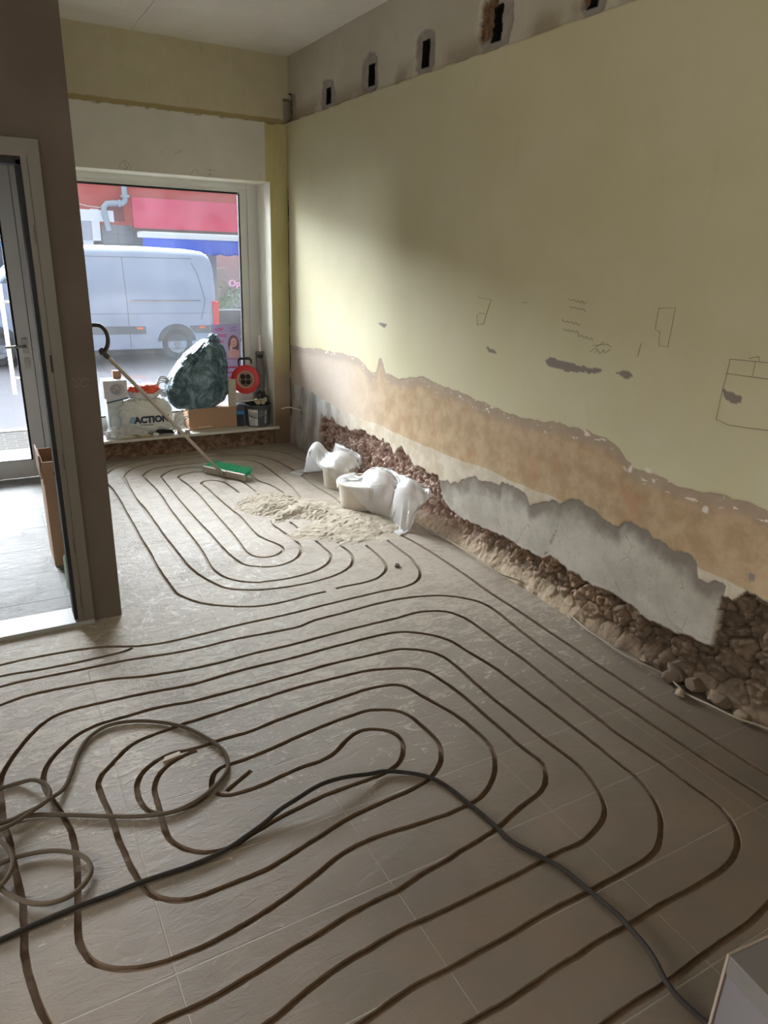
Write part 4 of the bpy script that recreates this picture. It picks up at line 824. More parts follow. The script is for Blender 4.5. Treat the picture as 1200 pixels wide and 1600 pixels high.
zbig = [.008+(.035*math.exp(-((x-500)/70)**2)+.02*math.exp(-((x-1010)/60)**2)) for x, y in big]
tag(floor_cable('rubber_cable', big, .0072, M_cable2, zbig), 'long dark grey rubber cable winding diagonally across the grooved floor', 'cable')
h2 = lambda L: cr(0, 1000, 2, L)
coil = [(-80,1310)]+h2([(-40,590),(0,575),(100,550),(200,548),(330,552),(440,552),(540,538),(620,500),(680,450),(712,400),(700,350),(650,310),(580,275),(500,258),(420,255),(340,268),(280,305),(245,355),(225,410),(200,465),(160,510),(110,545),(60,580),(0,610),(-70,630),(-120,560),(-60,500),(0,468),(60,448),(110,450),(150,470),(157,502),(130,530),(80,555),(30,570),(-60,590),(-160,660),(-120,760),(-60,745),(0,706),(60,682),(150,665),(220,668),(265,685),(286,718),(272,758),(230,800),(170,825),(110,830),(50,812),(0,778),(-60,700),(-20,640),(20,655),(42,700),(32,745),(0,785),(-80,840)])
zc = [.009]*len(coil)
for i, (x_, y_) in enumerate(coil):
    if 20 < i < 25: zc[i] = .026
    if 29 < i < 35: zc[i] = .024
    if 35 <= i < 52: zc[i] = .014
    if i >= 52: zc[i] = .024
tag(floor_cable('rubber_cable', coil, .0070, M_cable, zc), 'loosely coiled grey rubber cable lying in loops at the left of the floor', 'cable')
wire = cr(640, 540, 2.143, [(35,595),(80,625),(130,650),(220,715),(300,765),(380,790),(460,830),(530,885),(590,945),(650,990),(710,1030),(780,1070),(860,1105),(930,1155),(1010,1210),(1090,1250),(1200,1285),(1300,1330)])
wq = np.array([on_z(a, b, .03)[:2] for a, b in wire]); wz_ = .012+.03*np.array([vnoise(np.array([i*.7]), np.array([0.]), 3)[0] for i in range(len(wire))])
wq = catmull(np.column_stack([wq, wz_]), .03)
tag(tube('wire', wq, .0042, mat('beige_wire', (140, 127, 108), .6), None, 7), 'thin pale wire running along the foot of the hacked wall', 'cable')
ht = on_x(468, 643, XW)
tag(tube('wall_wire', [(XW+.05, ht[1], ht[2]), (XW-.02, ht[1]+.02, ht[2]+.02), (XW-.08, ht[1]+.06, ht[2]+.035), (XW-.14, ht[1]+.08, ht[2]+.02)], .005, mat('off_white_wire', (214, 206, 190), .5), None, 7), 'short white wire poking out of a hole near the corner', 'cable')

# ---- broom
bh = Vector(on_z(318, 738)); bt = Vector(on_z(382, 752)); bt.z = bh.z = 0
dirb = (bt-bh).normalized(); dirb = Vector((dirb.x, dirb.y, 0)); nrm = Vector((-dirb.y, dirb.x, 0))
if nrm.y < 0: nrm = -nrm
broom = thing('push_broom', 'push broom with green bristles and grey handle leaning over the sill', 'broom', tuple((bh+bt)/2+nrm*.03))
mid = (bh+bt)/2+nrm*.03; Lb = (bt-bh).length; MB_ = Matrix(((dirb.x, nrm.x, 0, mid.x), (dirb.y, nrm.y, 0, mid.y), (0, 0, 1, 0), (0, 0, 0, 1)))
# head lies tipped on its long side: block facing the camera, bristles pointing away
tilt = Matrix.Rotation(math.radians(10), 4, 'X'); MH = MB_ @ tilt
box('block', (-Lb/2, -.030, .004), (Lb/2, -.008, .058), mat('pale_wood_block', (196, 188, 174), .6), broom, .004, MH)
bm = bmesh.new()
for i in range(1500):
    x_ = random.uniform(-Lb/2+.01, Lb/2-.01); z_ = random.uniform(.018, .062); s_v = random.gauss(0, .012); l_ = random.uniform(.070, .10)
    tube_bm(bm, [(x_, -.008, z_), (x_+s_v*.4, -.008+l_*.6, z_+.004), (x_+s_v, -.008+l_, z_+random.gauss(.006, .006))], .0014, 3, cap=False)
for v in bm.verts: v.co = MH @ v.co; v.co.z = max(v.co.z, .002)
t = NT('green_bristle'); M_br = t.bsdf(t.mix(t.noise(30, 3), lin(10, 150, 104), lin(80, 214, 166)), .5)
from_bm('bristles', bm, M_br, broom)
boxes('bracket', [((-.035, -.042, .028), (.035, -.028, .062)), ((-.012, -.055, .030), (.012, -.028, .060))], M_steel, broom, .002).data.transform(MH)
hb = MH @ Vector((0, -.045, .048)); ha = Vector(on_y(159, 548, 4.86))
tube('handle', [hb, ha], .0125, mat('grey_handle', (160, 150, 138), .45, .3), broom, 12)
dv = (ha-hb).normalized(); gx = Vector((.0, .0, 1)); gr = []
right = Vector((_r[0], _r[1], _r[2])); up_ = Vector((0, 0, 1))
for k in range(13):
    a_ = k/12; ang = PI*(1-a_) ; gr.append(ha+Vector((0, 0, .072))+right*(.058*math.sin(a_*PI)-.012)+up_*(.085*math.cos(a_*PI)))
tube('grip', [ha-dv*.06]+[ha+dv*.01], .017, mat('dark_grip', (62, 56, 50), .6), broom, 12)
tube('grip_hook', gr[::-1]+[gr[0]+right*-.05], [.013]*6+[.012]*8, mat('dark_grip', (62, 56, 50), .6), broom, 10)
adopt(broom)

# ---- dust and sand heap
c1_, c2_ = (2.245, 4.27), (2.30, 4.74)
gx_, gy_ = np.meshgrid(np.arange(1.25, 2.42, .006), np.arange(3.35, 5.2, .006), indexing='ij')
def lobe(px, py, sx, sy, h, rot=0):
    c_ = on_z(px, py); dx = gx_-c_[0]; dy = gy_-c_[1]; ca, sa = math.cos(rot), math.sin(rot); u = (dx*ca+dy*sa)/sx; v = (-dx*sa+dy*ca)/sy
    return h*np.exp(-(u*u+v*v)**1.3)
H = lobe(425, 787, .17, .22, .022)+lobe(470, 795, .20, .15, .024)+lobe(450, 806, .14, .045, .018, .5)+lobe(530, 805, .20, .22, .026)+lobe(590, 815, .17, .16, .024)+lobe(560, 835, .22, .15, .012)+lobe(400, 790, .14, .14, .014)+lobe(500, 830, .22, .10, .012)
nn = fbm(gx_*30, gy_*30, 5, 3, .62); f1g, edg, vg = voronoi2(gx_+(nn-.5)*.02, gy_, .032, 6)
H = H*(.45+1.1*fbm(gx_*7, gy_*7, 3, 8))+(nn-.5)*.022*sstep(.001, .008, H)-.0035-.009*sstep(.25, .0, edg)*sstep(.46, .54, fbm(gx_*4, gy_*4, 2, 12))*sstep(.001, .006, H)
H = np.minimum(H, .05)
for c_ in (c1_, c2_): H = np.where(np.hypot(gx_-c_[0], gy_-c_[1]) < .185, -.01, H)
keep = (np.maximum.reduce([H[:-1, :-1], H[1:, :-1], H[:-1, 1:], H[1:, 1:]]) > -.0005)
t = NT('mortar_dust'); n1 = t.noise(12, 5, .6); n3 = t.noise(70, 5, .7)
M_dust = t.bsdf(t.mix(t.ramp(n3, .55, .72, 0, .6), t.mix(t.ramp(n1, .3, .7), lin(162, 150, 132), lin(186, 176, 158)), lin(118, 104, 84)), .95, bump=n3, bstr=.7, bdist=.006, spec=.15)
hp_o = grid_mesh('dust_heap', np.stack([gx_, gy_, np.maximum(H, -.004)], -1), M_dust, keep=keep)
tag(hp_o, 'pale mortar dust swept into a heap in front of the white bags', 'dust', kind='stuff')

def rock(name, p, s, m, seed, flat=.6):
    bm = bmesh.new(); bmesh.ops.create_icosphere(bm, subdivisions=3, radius=1); r = random.Random(seed)
    pl_ = [(Vector((r.gauss(0, 1), r.gauss(0, 1), r.gauss(0, 1))).normalized(), r.uniform(.55, .9)) for _ in range(9)]
    for v in bm.verts:
        for n_, d_ in pl_:
            k = v.co.dot(n_)-d_
            if k > 0: v.co -= n_*k
        v.co *= 1+r.gauss(0, .015)
        v.co.z *= flat; v.co.x *= r.choice([1]); v.co *= s
    zm = min(v.co.z for v in bm.verts)
    rot = Matrix.Rotation(r.uniform(0, 6), 4, 'Z')
    for v in bm.verts: v.co.z -= zm; v.co = rot @ Vector((v.co.x*1.3, v.co.y, v.co.z))
    o = from_bm(name, bm, m, None, smooth=True, auto=30); o.location = p; return o
M_rock = mat('rubble_stone', (92, 76, 58), .9, scale=20, var=.3, bstr=.4); M_rock2 = mat('dusty_stone', (126, 108, 86), .9, scale=20, var=.25, bstr=.4)
RK = [(1078,1040,.055,0),(1052,1052,.04,0),(1095,1062,.05,0),(1120,1080,.035,1),(1035,1030,.035,0),(1010,1020,.03,1),(1150,1085,.04,0),(1175,1105,.035,1),(985,1000,.026,1),(1065,1075,.025,1),(1110,1050,.03,0),(950,968,.022,1),(905,930,.02,1),(800,872,.022,1),(770,850,.024,1),(735,832,.02,1)]
RK.sort(key=lambda q: -on_z(q[0], q[1])[1])
ORD = 'nearest second third fourth fifth sixth seventh eighth ninth tenth eleventh twelfth thirteenth fourteenth fifteenth last'.split()
for i, (a, b, s_v, k) in enumerate(RK):
    p = on_z(a, b, .04); x_ = min(p[0], XW+.03); o = rock('rubble_stone', (x_, p[1], .0), s_v, (M_rock, M_rock2)[k], 40+i)
    tag(o, f"{('dark', 'dusty pale')[k]} broken stone at the wall foot, {ORD[i]} one counted from the white bag", 'stone', 'broken stones along the wall foot')
o = rock('plaster_crumb', tuple(on_z(620, 885)), .017, mat('dark_crumb', (96, 84, 72), .9), 3, .5); tag(o, 'small dark crumb on the bare floor between the two groove fields', 'stone')

# ---- tubs with draped bags
def cloth(origin, U, Vv, nu, nv, collide, steps=260, damp=.985, seed=0, pins=None, grav=-9.8):
    r = np.random.default_rng(seed); u = np.linspace(0, 1, nu)[:, None, None]; v = np.linspace(0, 1, nv)[None, :, None]
    P = origin+u*np.array(U)+v*np.array(Vv)+r.normal(0, .004, (nu, nv, 3)); Q = P.copy(); du = np.linalg.norm(U)/(nu-1); dv_ = np.linalg.norm(Vv)/(nv-1); dt = .008
    dd = math.hypot(du, dv_)
    def rel(a, b, L, k=.5):
        d = b-a; l = np.linalg.norm(d, axis=-1, keepdims=True)+1e-9; c = d*(1-L/l)*k; a += c; b -= c
    for s in range(steps):
        Vel = (P-Q)*damp; Q = P.copy(); P = P+Vel; P[..., 2] += grav*dt*dt
        for it in range(9):
            for o_ in (0, 1):
                n = (nu-o_)//2*2; rel(P[o_:o_+n:2], P[o_+1:o_+n:2], du)
                n = (nv-o_)//2*2; rel(P[:, o_:o_+n:2], P[:, o_+1:o_+n:2], dv_)
                n = (nu-o_)//2*2; rel(P[o_:o_+n:2, :-1], P[o_+1:o_+n:2, 1:], dd, .3); rel(P[o_:o_+n:2, 1:], P[o_+1:o_+n:2, :-1], dd, .3)
            if it % 3 == 0: collide(P)
        B4 = P.copy(); collide(P); hit = (np.abs(P-B4).max(-1) > 1e-7)[..., None]
        P[..., :2] = np.where(hit, Q[..., :2]*.92+P[..., :2]*.08, P[..., :2]); collide(P); Q = np.where(hit, P, Q)   # dry friction on what it touches
        if pins is not None: pins(P, Q, s)
    return P
def col_frustum(P, c, r0, r1, h, off=.004):
    d = P[..., :2]-np.array(c); l = np.linalg.norm(d, axis=-1)+1e-9; z = P[..., 2]; rr = r0+(r1-r0)*np.clip(z/h, 0, 1)+off
    ins = (l < rr) & (z < h+off); side = rr-l; topd = h+off-z; up_m = ins & (topd <= side); sd_m = ins & ~up_m
    P[..., 2] = np.where(up_m, h+off, z); k = np.where(sd_m, rr/l, 1.0); P[..., 0] = c[0]+d[..., 0]*k; P[..., 1] = c[1]+d[..., 1]*k
def col_ell(P, c, R, off=.0):
    d = (P-np.array(c))/np.array(R); l = np.linalg.norm(d, axis=-1, keepdims=True)+1e-9; P[...] = np.where(l < 1, np.array(c)+d/l*np.array(R), P)
def col_room(P):
    P[..., 2] = np.maximum(P[..., 2], .004); P[..., 0] = np.minimum(P[..., 0], XW-.01)
t = NT('thin_white_plastic'); df_ = t.n('ShaderNodeBsdfDiffuse'); df_.inputs[0].default_value = (.88, .88, .87, 1); tl_ = t.n('ShaderNodeBsdfTranslucent'); tl_.inputs[0].default_value = (.9, .9, .88, 1)
gl = t.n('ShaderNodeBsdfGlossy'); gl.inputs['Roughness'].default_value = .25; tr = t.n('ShaderNodeBsdfTransparent'); tr.inputs[0].default_value = (.96, .96, .96, 1)
m1 = t.n('ShaderNodeMixShader'); m1.inputs[0].default_value = .45; m2 = t.n('ShaderNodeMixShader'); m2.inputs[0].default_value = .12; m3 = t.n('ShaderNodeMixShader'); m3.inputs[0].default_value = .16
bmp = t.n('ShaderNodeBump'); bmp.inputs['Strength'].default_value = .5; bmp.inputs['Distance'].default_value = .01; t.t.links.new(t.noise(14, 4, .6, dist=1.5), bmp.inputs['Height'])
for nd in (df_, tl_, gl): t.t.links.new(bmp.outputs[0], nd.inputs['Normal'])
t.t.links.new(df_.outputs[0], m1.inputs[1]); t.t.links.new(tl_.outputs[0], m1.inputs[2]); t.t.links.new(m1.outputs[0], m2.inputs[1]); t.t.links.new(gl.outputs[0], m2.inputs[2])
t.t.links.new(m2.outputs[0], m3.inputs[1]); t.t.links.new(tr.outputs[0], m3.inputs[2]); t.t.links.new(m3.outputs[0], t.out.inputs[0]); M_bag = t.m
M_tub = mat('cream_plastic', (206, 196, 182), .45, scale=6)
def tub(name, c, r0, r1, h, label, group=None):
    o = thing(name, label, 'bucket', (c[0], c[1], 0))
    Mx = Matrix.Translation((c[0], c[1], .0015))
    lathe('tub_body', [(r0, 0), (r1-.004, h-.012), (r1-.008, h-.012), (r0-.006, .006), (.0, .006)], M_tub, o, 40, Mx)
    lathe('rim', [(r1-.006, h-.014), (r1+.004, h-.014), (r1+.004, h), (r1-.006, h), (r1-.006, h-.014)], M_tub, o, 40, Mx)
    adopt(o); return o
c1 = (2.245, 4.27); c2 = (2.30, 4.74)
tub('mortar_tub', c1, .15, .175, .175, 'cream plastic tub half covered by the nearer white bag')
tub('mortar_tub', c2, .125, .145, .17, 'cream plastic tub under the farther white bag')
def coll1(P): col_frustum(P, c1, .15, .18, .178); col_ell(P, (2.32, 4.14, .10), (.12, .22, .19)); col_ell(P, (2.35, 3.80, .06), (.085, .17, .255)); col_room(P)
def lean(i0, i1, j0, j1, zt):
    def f(P, Q, s):
        a = P[i0:i1, j0:j1]; a[..., 0] = np.maximum(a[..., 0], XW-.03); a[..., 2] = np.maximum(a[..., 2], zt); Q[i0:i1, j0:j1] = a
    return f
P1 = cloth(np.array([2.035, 4.47, .36]), (.12, -.90, .0), (.46, .0, .0), 98, 52, coll1, 240, seed=2, pins=lean(36, 94, 44, 50, .27))
o = grid_mesh('plastic_bag', P1, M_bag); tag(o, 'white translucent plastic bag draped over the nearer tub down to the floor', 'bag')
def coll2(P): col_frustum(P, c2, .125, .15, .173); col_ell(P, (2.30, 4.72, .14), (.12, .17, .13)); col_ell(P, (2.20, 4.95, .06), (.09, .12, .24)); col_room(P)
P2 = cloth(np.array([2.02, 5.30, .36]), (.12, -.80, .0), (.42, .08, .0), 90, 50, coll2, 240, seed=5, pins=lean(36, 86, 44, 50, .25))
o = grid_mesh('plastic_bag', P2, M_bag); tag(o, 'white translucent plastic bag draped over the farther tub by the brick rubble', 'bag')

# ---- cardboard boxes
t = NT('cardboard'); fl_ = t.noise(3, 3, stretch=(1, 1, 60)); n3 = t.noise(40, 4)
M_card = t.bsdf(t.mix(t.math('MULTIPLY', n3, .3), lin(172, 138, 110), lin(150, 116, 88)), .85, bump=fl_, bstr=.1, bdist=.002)
M_card2 = mat('cut_cardboard_edge', (204, 172, 140), .85)
zt = .60
cb_ = thing('cardboard_box', 'tall narrow open cardboard box standing in the passage beside the door frame', 'box', (.30, 4.2, 0))
x0, x1, y0, y1 = .205, .375, 4.03, 4.33; th = .005
boxes('carton', [((x0, y0, .0), (x1, y0+th, zt)), ((x0, y1-th, .0), (x1, y1, zt)), ((x0, y0+th, .0), (x0+th, y1-th, zt)), ((x1-th, y0+th, .0), (x1, y1-th, zt)), ((x0+th, y0+th, 0), (x1-th, y1-th, .006))], M_card, cb_)
bm = bmesh.new()
bx(bm, (x0-.004, y0-.012, zt-.12), (x1+.002, y0-.004, zt+.002)); from_bm('front_flap', bm, M_card, cb_)
bm = bmesh.new(); bx(bm, (x0-.012, y0+.02, zt-.10), (x0-.006, y1-.02, zt+.03)); from_bm('side_flap', bm, M_card, cb_)
text('printed_mark', 'BT120', .034, mat('black_print', (40, 30, 26), .8), cb_, frame_mtx(((x0+x1)/2+.01, y0-.0125, zt-.075), (1, 0, 0), (0, 0, 1)), offset=.0008)
adopt(cb_)
sp = on_z(116, 955); rl = lathe('steel_can', [(.0, 0), (.022, 0), (.024, .004), (.024, .018), (.021, .020), (.024, .022), (.024, .042), (.021, .044), (.024, .046), (.024, .066), (.021, .068), (.024, .070), (.024, .092), (.018, .098), (0, .098)], mat('banded_steel', (120, 122, 124), .35, .7), None, 20)
rl.location = (.262, YP+.27, 0); tag(rl, 'small banded steel can on the floor right behind the passage door frame', 'can')
gb = lathe('green_bottle', [(0, 0), (.03, 0), (.033, .01), (.033, .17), (.012, .21), (.012, .235), (0, .235)], mat('pale_green_plastic', (172, 204, 178), .35), None, 20)
gb.location = (.262, YP+.42, 0); tag(gb, 'pale green bottle half hidden behind the passage door frame', 'bottle')
# box corner near the camera, lower right
hz = .36; k0 = Vector(on_z(1142, 1492, hz)); k1 = Vector(on_z(1205, 1463, hz)); ex = (k1-k0).normalized(); ex = Vector((ex.x, ex.y, 0)).normalized(); ey = Vector((ex.y, -ex.x, 0))
MX = Matrix(((ex.x, ey.x, 0, k0.x), (ex.y, ey.y, 0, k0.y), (0, 0, 1, 0), (0, 0, 0, 1)))
gbx = thing('grey_box', 'grey faced cardboard box with worn edges at the lower right corner', 'box', (k0.x+ex.x*.2, k0.y+ex.y*.2, 0))
M_gbox = mat('grey_printed_card', (80, 73, 72), .6, scale=5); M_edge = mat('worn_card_edge', (112, 98, 84), .85)
box('carton', (0, 0, 0), (.45, .33, hz-.004), M_gbox, gbx, .004, MX)
box('lid', (-.004, -.004, hz-.05), (.454, .334, hz), mat('grey_lid_card', (76, 69, 63), .7), gbx, .003, MX)
boxes('worn_edge', [((-.005, -.005, hz-.004), (.456, .000, hz+.001)), ((-.0055, -.0055, 0), (.001, .001, hz))], M_edge, gbx, .001).data.transform(MX)
adopt(gbx)

# ================================================================== THINGS ON THE WINDOW BOARD
ZB = ZS+.001
# ---- white carrier bag
def pillow(cx, cy, cz, rx, ry, rz, e, nu=96, nv=64, fold=.02, seed=1, fs=3.0, neck=None, open_top=False):
    """closed bag surface: super-ellipsoid creased by ridged noise, flat underneath"""
    th = np.linspace(0, 2*PI, nu+1)[:, None]; ph = np.linspace(-PI/2, PI/2, nv)[None, :]
    sp_ = lambda v, p: np.sign(v)*np.abs(v)**p
    x_ = sp_(np.cos(ph), e)*sp_(np.cos(th), e); y_ = sp_(np.cos(ph), e)*sp_(np.sin(th), e); z_ = sp_(np.sin(ph), e)*np.ones_like(th)
    a_ = x_*fs+z_*1.3*fs; b_ = z_*fs*.8-x_*fs*.5+y_*1.7
    n0 = fbm(a_*1.1+9, b_+5, 3, seed); rg = 1-np.abs(fbm(a_+n0*1.4+20, b_+20+n0, 4, seed+30)*2-1)*2; rg2 = 1-np.abs(fbm(a_*2.7+n0*2+40, b_*1.1+40, 3, seed+60)*2-1)*2
    w = sstep(-1, -.5, z_); k = 1+fold*(rg*.9+rg2*.45)*w/min(rx, rz)+(n0-.5)*.18
    P = np.stack([cx+x_*rx*k, cy+y_*ry*(1+(k-1)*1.3), cz+z_*rz*(1+(k-1)*.5)], -1)
    P[-1] = P[0]
    if neck is not None:
        n_ = np.array(neck[:3]); d = P-n_; l = np.linalg.norm(d*np.array([1, .8, 1]), axis=-1, keepdims=True); P = P+(-d)*np.exp(-(l/neck[3])**2)*.55
    return P
def bag_obj(name, P, m, parent, zmin, ymax=None):
    P = P.copy(); P[..., 2] = np.maximum(P[..., 2], zmin)
    if ymax: P[..., 1] = np.minimum(P[..., 1], ymax)
    o = grid_mesh(name, P, m, parent); bm = bmesh.new(); bm.from_mesh(o.data); bmesh.ops.remove_doubles(bm, verts=bm.verts, dist=1e-5); bmesh.ops.recalc_face_normals(bm, faces=bm.faces); bm.to_mesh(o.data); bm.free(); return o
M_white_bag = mat('white_carrier_plastic', (224, 226, 220), .4, scale=8, bstr=.1, var=.04)
ab = thing('carrier_bag', 'bulging white carrier bag printed ACTION standing on the window board', 'bag', (1.19, 6.24, ZB))
PB = pillow(1.170, 6.245, .315, .205, .095, .150, .55, fold=.012, seed=4, fs=2.2)
top_m = sstep(.30, .46, PB[..., 2]); PB[..., 2] += top_m*(fbm(PB[..., 0]*22, PB[..., 1]*10, 3, 7)-.5)*.07
bag_obj('bag_body', PB, M_white_bag, ab, ZB)
def bag_front(x, z):
    d = np.hypot(PB[..., 0]-x, PB[..., 2]-z)+(PB[..., 1] > 6.245)*9; return PB[..., 1][np.unravel_index(np.argmin(d), d.shape)]
M_ink = mat('navy_ink', (36, 42, 66), .5)
yfb = min(bag_front(xx, .30) for xx in (1.08, 1.14, 1.2, 1.26, 1.32))-.004
lt = text('lettering', 'ACTION', .074, M_ink, ab, frame_mtx((1.058, yfb, .282), (1, 0, 0), (0, 0, 1)), offset=.0040, align='LEFT', ext=.002)
lb = text('small_print', 'ACTION.COM', .017, M_ink, ab, frame_mtx((1.10, yfb, .256), (1, 0, 0), (0, 0, 1)), align='LEFT', ext=.002)
for i in range(4):
    prism('stripe', [(0, 0), (.005, 0), (.024, .053), (.019, .053)], .003, mat('light_blue_ink', (90, 150, 196), .5), ab, frame_mtx((1.012+.0105*i, yfb, .282), (1, 0, 0), (0, 0, 1)))
tube('handle', [(1.04, 6.20, .44), (1.06, 6.20, .475), (1.12, 6.21, .495), (1.18, 6.21, .47), (1.20, 6.22, .44)], .007, M_white_bag, ab, 6)
adopt(ab)
# crumpled orange and white wrapper, coiled grey cable on the bag
owr = thing('plastic_wrapper', 'crumpled orange and white plastic wrapper on top of the white carrier bag', 'wrapper', (1.18, 6.25, .46))
PO = pillow(1.17, 6.25, .515, .10, .05, .055, .8, 48, 32, .02, 9, 2.5); bag_obj('wrapper_body', PO, mat('clear_white_plastic', (222, 222, 224), .3, scale=9), owr, .43)
PO = pillow(1.215, 6.235, .545, .055, .045, .040, .8, 40, 24, .02, 12, 2.5); bag_obj('orange_panel', PO, mat('orange_plastic', (232, 92, 52), .4), owr, .46)
PO = pillow(1.115, 6.225, .555, .045, .03, .028, .8, 40, 24, .02, 15, 2.5); bag_obj('orange_panel', PO, mat('orange_plastic', (232, 92, 52), .4), owr, .46); adopt(owr)
M_gc = mat('light_grey_cable', (168, 168, 162), .5)
P_ = []
for k in range(90):
    a_ = k/90*2*PI*3.5; P_.append((1.345+.055*math.cos(a_)*(1+.1*math.sin(k)), 6.27+.03*math.sin(a_*1.0+.5), .535+.05*math.sin(a_)+.0006*k))
tag(tube('cable_coil', P_, .0055, M_gc, None, 6), 'light grey cable coiled loosely beside the dark green rubbish bag', 'cable')
rl2 = tube('foil_roll', [(1.26, 6.22, .56), (1.35, 6.24, .48)], .020, mat('bluish_white_foil', (206, 212, 224), .4), None, 16); tag(rl2, 'short white roll of foil poking out of the carrier bag', 'roll')
# ---- rubbish bag on the cardboard box
t = NT('dark_green_plastic'); n1 = t.noise(4.5, 4, .55, dist=3.0); n3 = t.noise(12, 3, .5, dist=2)
M_trash = t.bsdf(t.mix(t.ramp(n1, .40, .70, 0, .7), lin(72, 98, 106), lin(150, 176, 190)), t.ramp(n3, .3, .7, .2, .42), bump=t.noise(8, 4, .5, dist=3.5), bstr=.7, bdist=.03, spec=.35)  # paler blue blotches paint highlights of the folds into the colour
BX0, BX1, BY0, BY1, BZ = 1.525, 1.955, 6.185, 6.385, .358
tb = thing('rubbish_bag', 'large dark green plastic rubbish bag piled on the cardboard box', 'bag', (1.63, 6.28, BZ))
PT = pillow(1.625, 6.275, .645, .245, .120, .300, .50, 190, 140, .020, 21, 1.5)
up01 = sstep(.50, .96, PT[..., 2]); lf = sstep(1.86, 1.38, PT[..., 0]); PT[..., 0] += up01*lf*.20; PT[..., 2] -= sstep(.7, .95, PT[..., 2])*lf*.05
ux = PT[..., 0]-1.80; uz = .95-PT[..., 2]; an = np.arctan2(ux, uz+.05); rd = np.hypot(ux, uz)          # pleats running out from the knot
pl_f = (1-np.abs(fbm(an*9+40, rd*3.5+3, 3, 88)*2-1)*2); PT[..., 1] -= np.where(PT[..., 1] < 6.275, pl_f*.030*sstep(.02, .15, rd), 0)
PT[..., 1] -= np.where(PT[..., 1] < 6.275, .05*(fbm(PT[..., 0]*6, PT[..., 2]*8, 2, 19)-.5), 0)
bag_obj('bag_body', PT, M_trash, tb, BZ+.001, 6.405)
PK = pillow(1.795, 6.265, .925, .040, .035, .055, 1.0, 48, 32, .018, 5, 3.0); bag_obj('knot', PK, M_trash, tb, .85, 6.405); adopt(tb)
cbx = thing('cardboard_box', 'brown cardboard box lying on the window board beneath the dark green rubbish bag', 'box', (1.74, 6.28, ZB))
box('carton', (BX0, BY0, ZB), (BX1, BY1, BZ-.001), M_card, cbx, .003)
box('flap', (BX0-.003, BY0-.004, BZ-.03), (BX0+.004, BY1, BZ), M_card2, cbx)
box('tape', (BX0-.001, BY0-.0008, ZB+.03), (BX0+.006, BY0+.02, BZ-.004), mat('clear_tape', (150, 110, 84), .2), cbx)
box('printed_line', (1.60, BY0-.0012, ZB+.018), (1.72, BY0-.0002, ZB+.024), mat('white_print', (226, 214, 200), .6), cbx); adopt(cbx)
gs = box('board_offcut', (1.885, 6.175, BZ+.001), (1.955, 6.20, .60), mat('chalky_board', (176, 170, 156), .8), None, .003, Matrix.Rotation(0, 4, 'X')); tag(gs, 'chalky grey board offcut standing on the cardboard box beside the rubbish bag', 'offcut')
# ---- cable reel
def disc_mtx(c, ax): 
    z = Vector(ax).normalized(); x_ = Vector((0, 0, 1)).cross(z).normalized(); y_ = z.cross(x_); return Matrix(((x_.x, y_.x, z.x, c[0]), (x_.y, y_.y, z.y, c[1]), (x_.z, y_.z, z.z, c[2]), (0, 0, 0, 1)))
M_red = mat('red_plastic', (196, 36, 40), .4, scale=14, var=.18)
rc = Vector((2.065, 6.235, .585)); ax = Vector((-.34, -1, .12)).normalized(); Mr = disc_mtx(rc, ax)
reel = thing('cable_reel', 'red cable reel with black carrying handle standing over the paint pail', 'cable reel', (rc.x, rc.y, .44))
fl_p = [(.074, .034), (.080, .040), (.118, .040), (.127, .034), (.127, .026), (.118, .022), (.060, .022), (.060, .034)]
lathe('front_flange', fl_p+[fl_p[0]], M_red, reel, 48, Mr)
lathe('rear_flange', [(.03, -.048), (.120, -.048), (.124, -.044), (.120, -.040), (.03, -.040), (.03, -.048)], mat('dark_red_plastic', (136, 30, 52), .45), reel, 48, Mr)
lathe('worn_ring', [(.062, .036), (.076, .038), (.077, .041), (.062, .041), (.062, .036)], mat('dusty_ring', (186, 150, 130), .6), reel, 40, Mr)
sockp = lathe('socket_plate', [(0, .030), (.062, .030), (.062, .036), (0, .036)], mat('dusty_black_plate', (84, 82, 76), .6), reel, 36, Mr)
for k in range(4):
    a_ = PI/4+k*PI/2; q = Mr @ Vector((.032*math.cos(a_), .032*math.sin(a_), 0)); lathe('socket', [(.004, .030), (.017, .033), (.020, .042), (.017, .043), (.014, .037), (.004, .036), (.004, .030)], M_black, sockp, 20, disc_mtx(q, ax))
bm = bmesh.new()
for k in range(7):
    zk = -.036+.0095*k; tube_bm(bm, [Mr @ Vector((.098*math.cos(a), .098*math.sin(a), zk)) for a in np.linspace(0, 2*PI, 40, endpoint=False)], .0052, 6, closed=True)
from_bm('wound_cable', bm, mat('black_cable', (34, 34, 34), .5), reel, smooth=True)
hl = [Mr @ Vector(p) for p in ((-.035, 0, -.055), (-.048, .06, -.058), (-.058, .135, -.058), (-.056, .168, -.045), (-.04, .182, -.02), (.03, .184, -.01), (.052, .172, -.02), (.058, .14, -.04))]
tube('handle', hl, [.006, .006, .007, .010, .012, .012, .010, .006], mat('dark_grip', (62, 56, 50), .6), reel, 10)
adopt(reel)
stb = box('foam_block', (1.985, 6.318, ZB), (2.16, 6.40, .452), mat('white_foam', (214, 214, 210), .7), None, .004); tag(stb, 'white block behind the pail carrying the red cable reel', 'block')
# ---- blue topped case beside the pail
cs = thing('tool_case', 'small black case with a bright blue band between carton and paint pail', 'case', (1.995, 6.22, ZB))
box('case_body', (1.962, 6.19, ZB), (2.026, 6.265, .275), mat('navy_black_plastic', (34, 40, 54), .5), cs, .004)
box('case_band', (1.961, 6.189, .276), (2.027, 6.266, .305), mat('bright_blue_plastic', (20, 130, 186), .4), cs, .003)
box('case_top', (1.965, 6.19, .306), (2.024, 6.264, .372), mat('slate_plastic', (78, 84, 96), .5), cs, .004); adopt(cs)
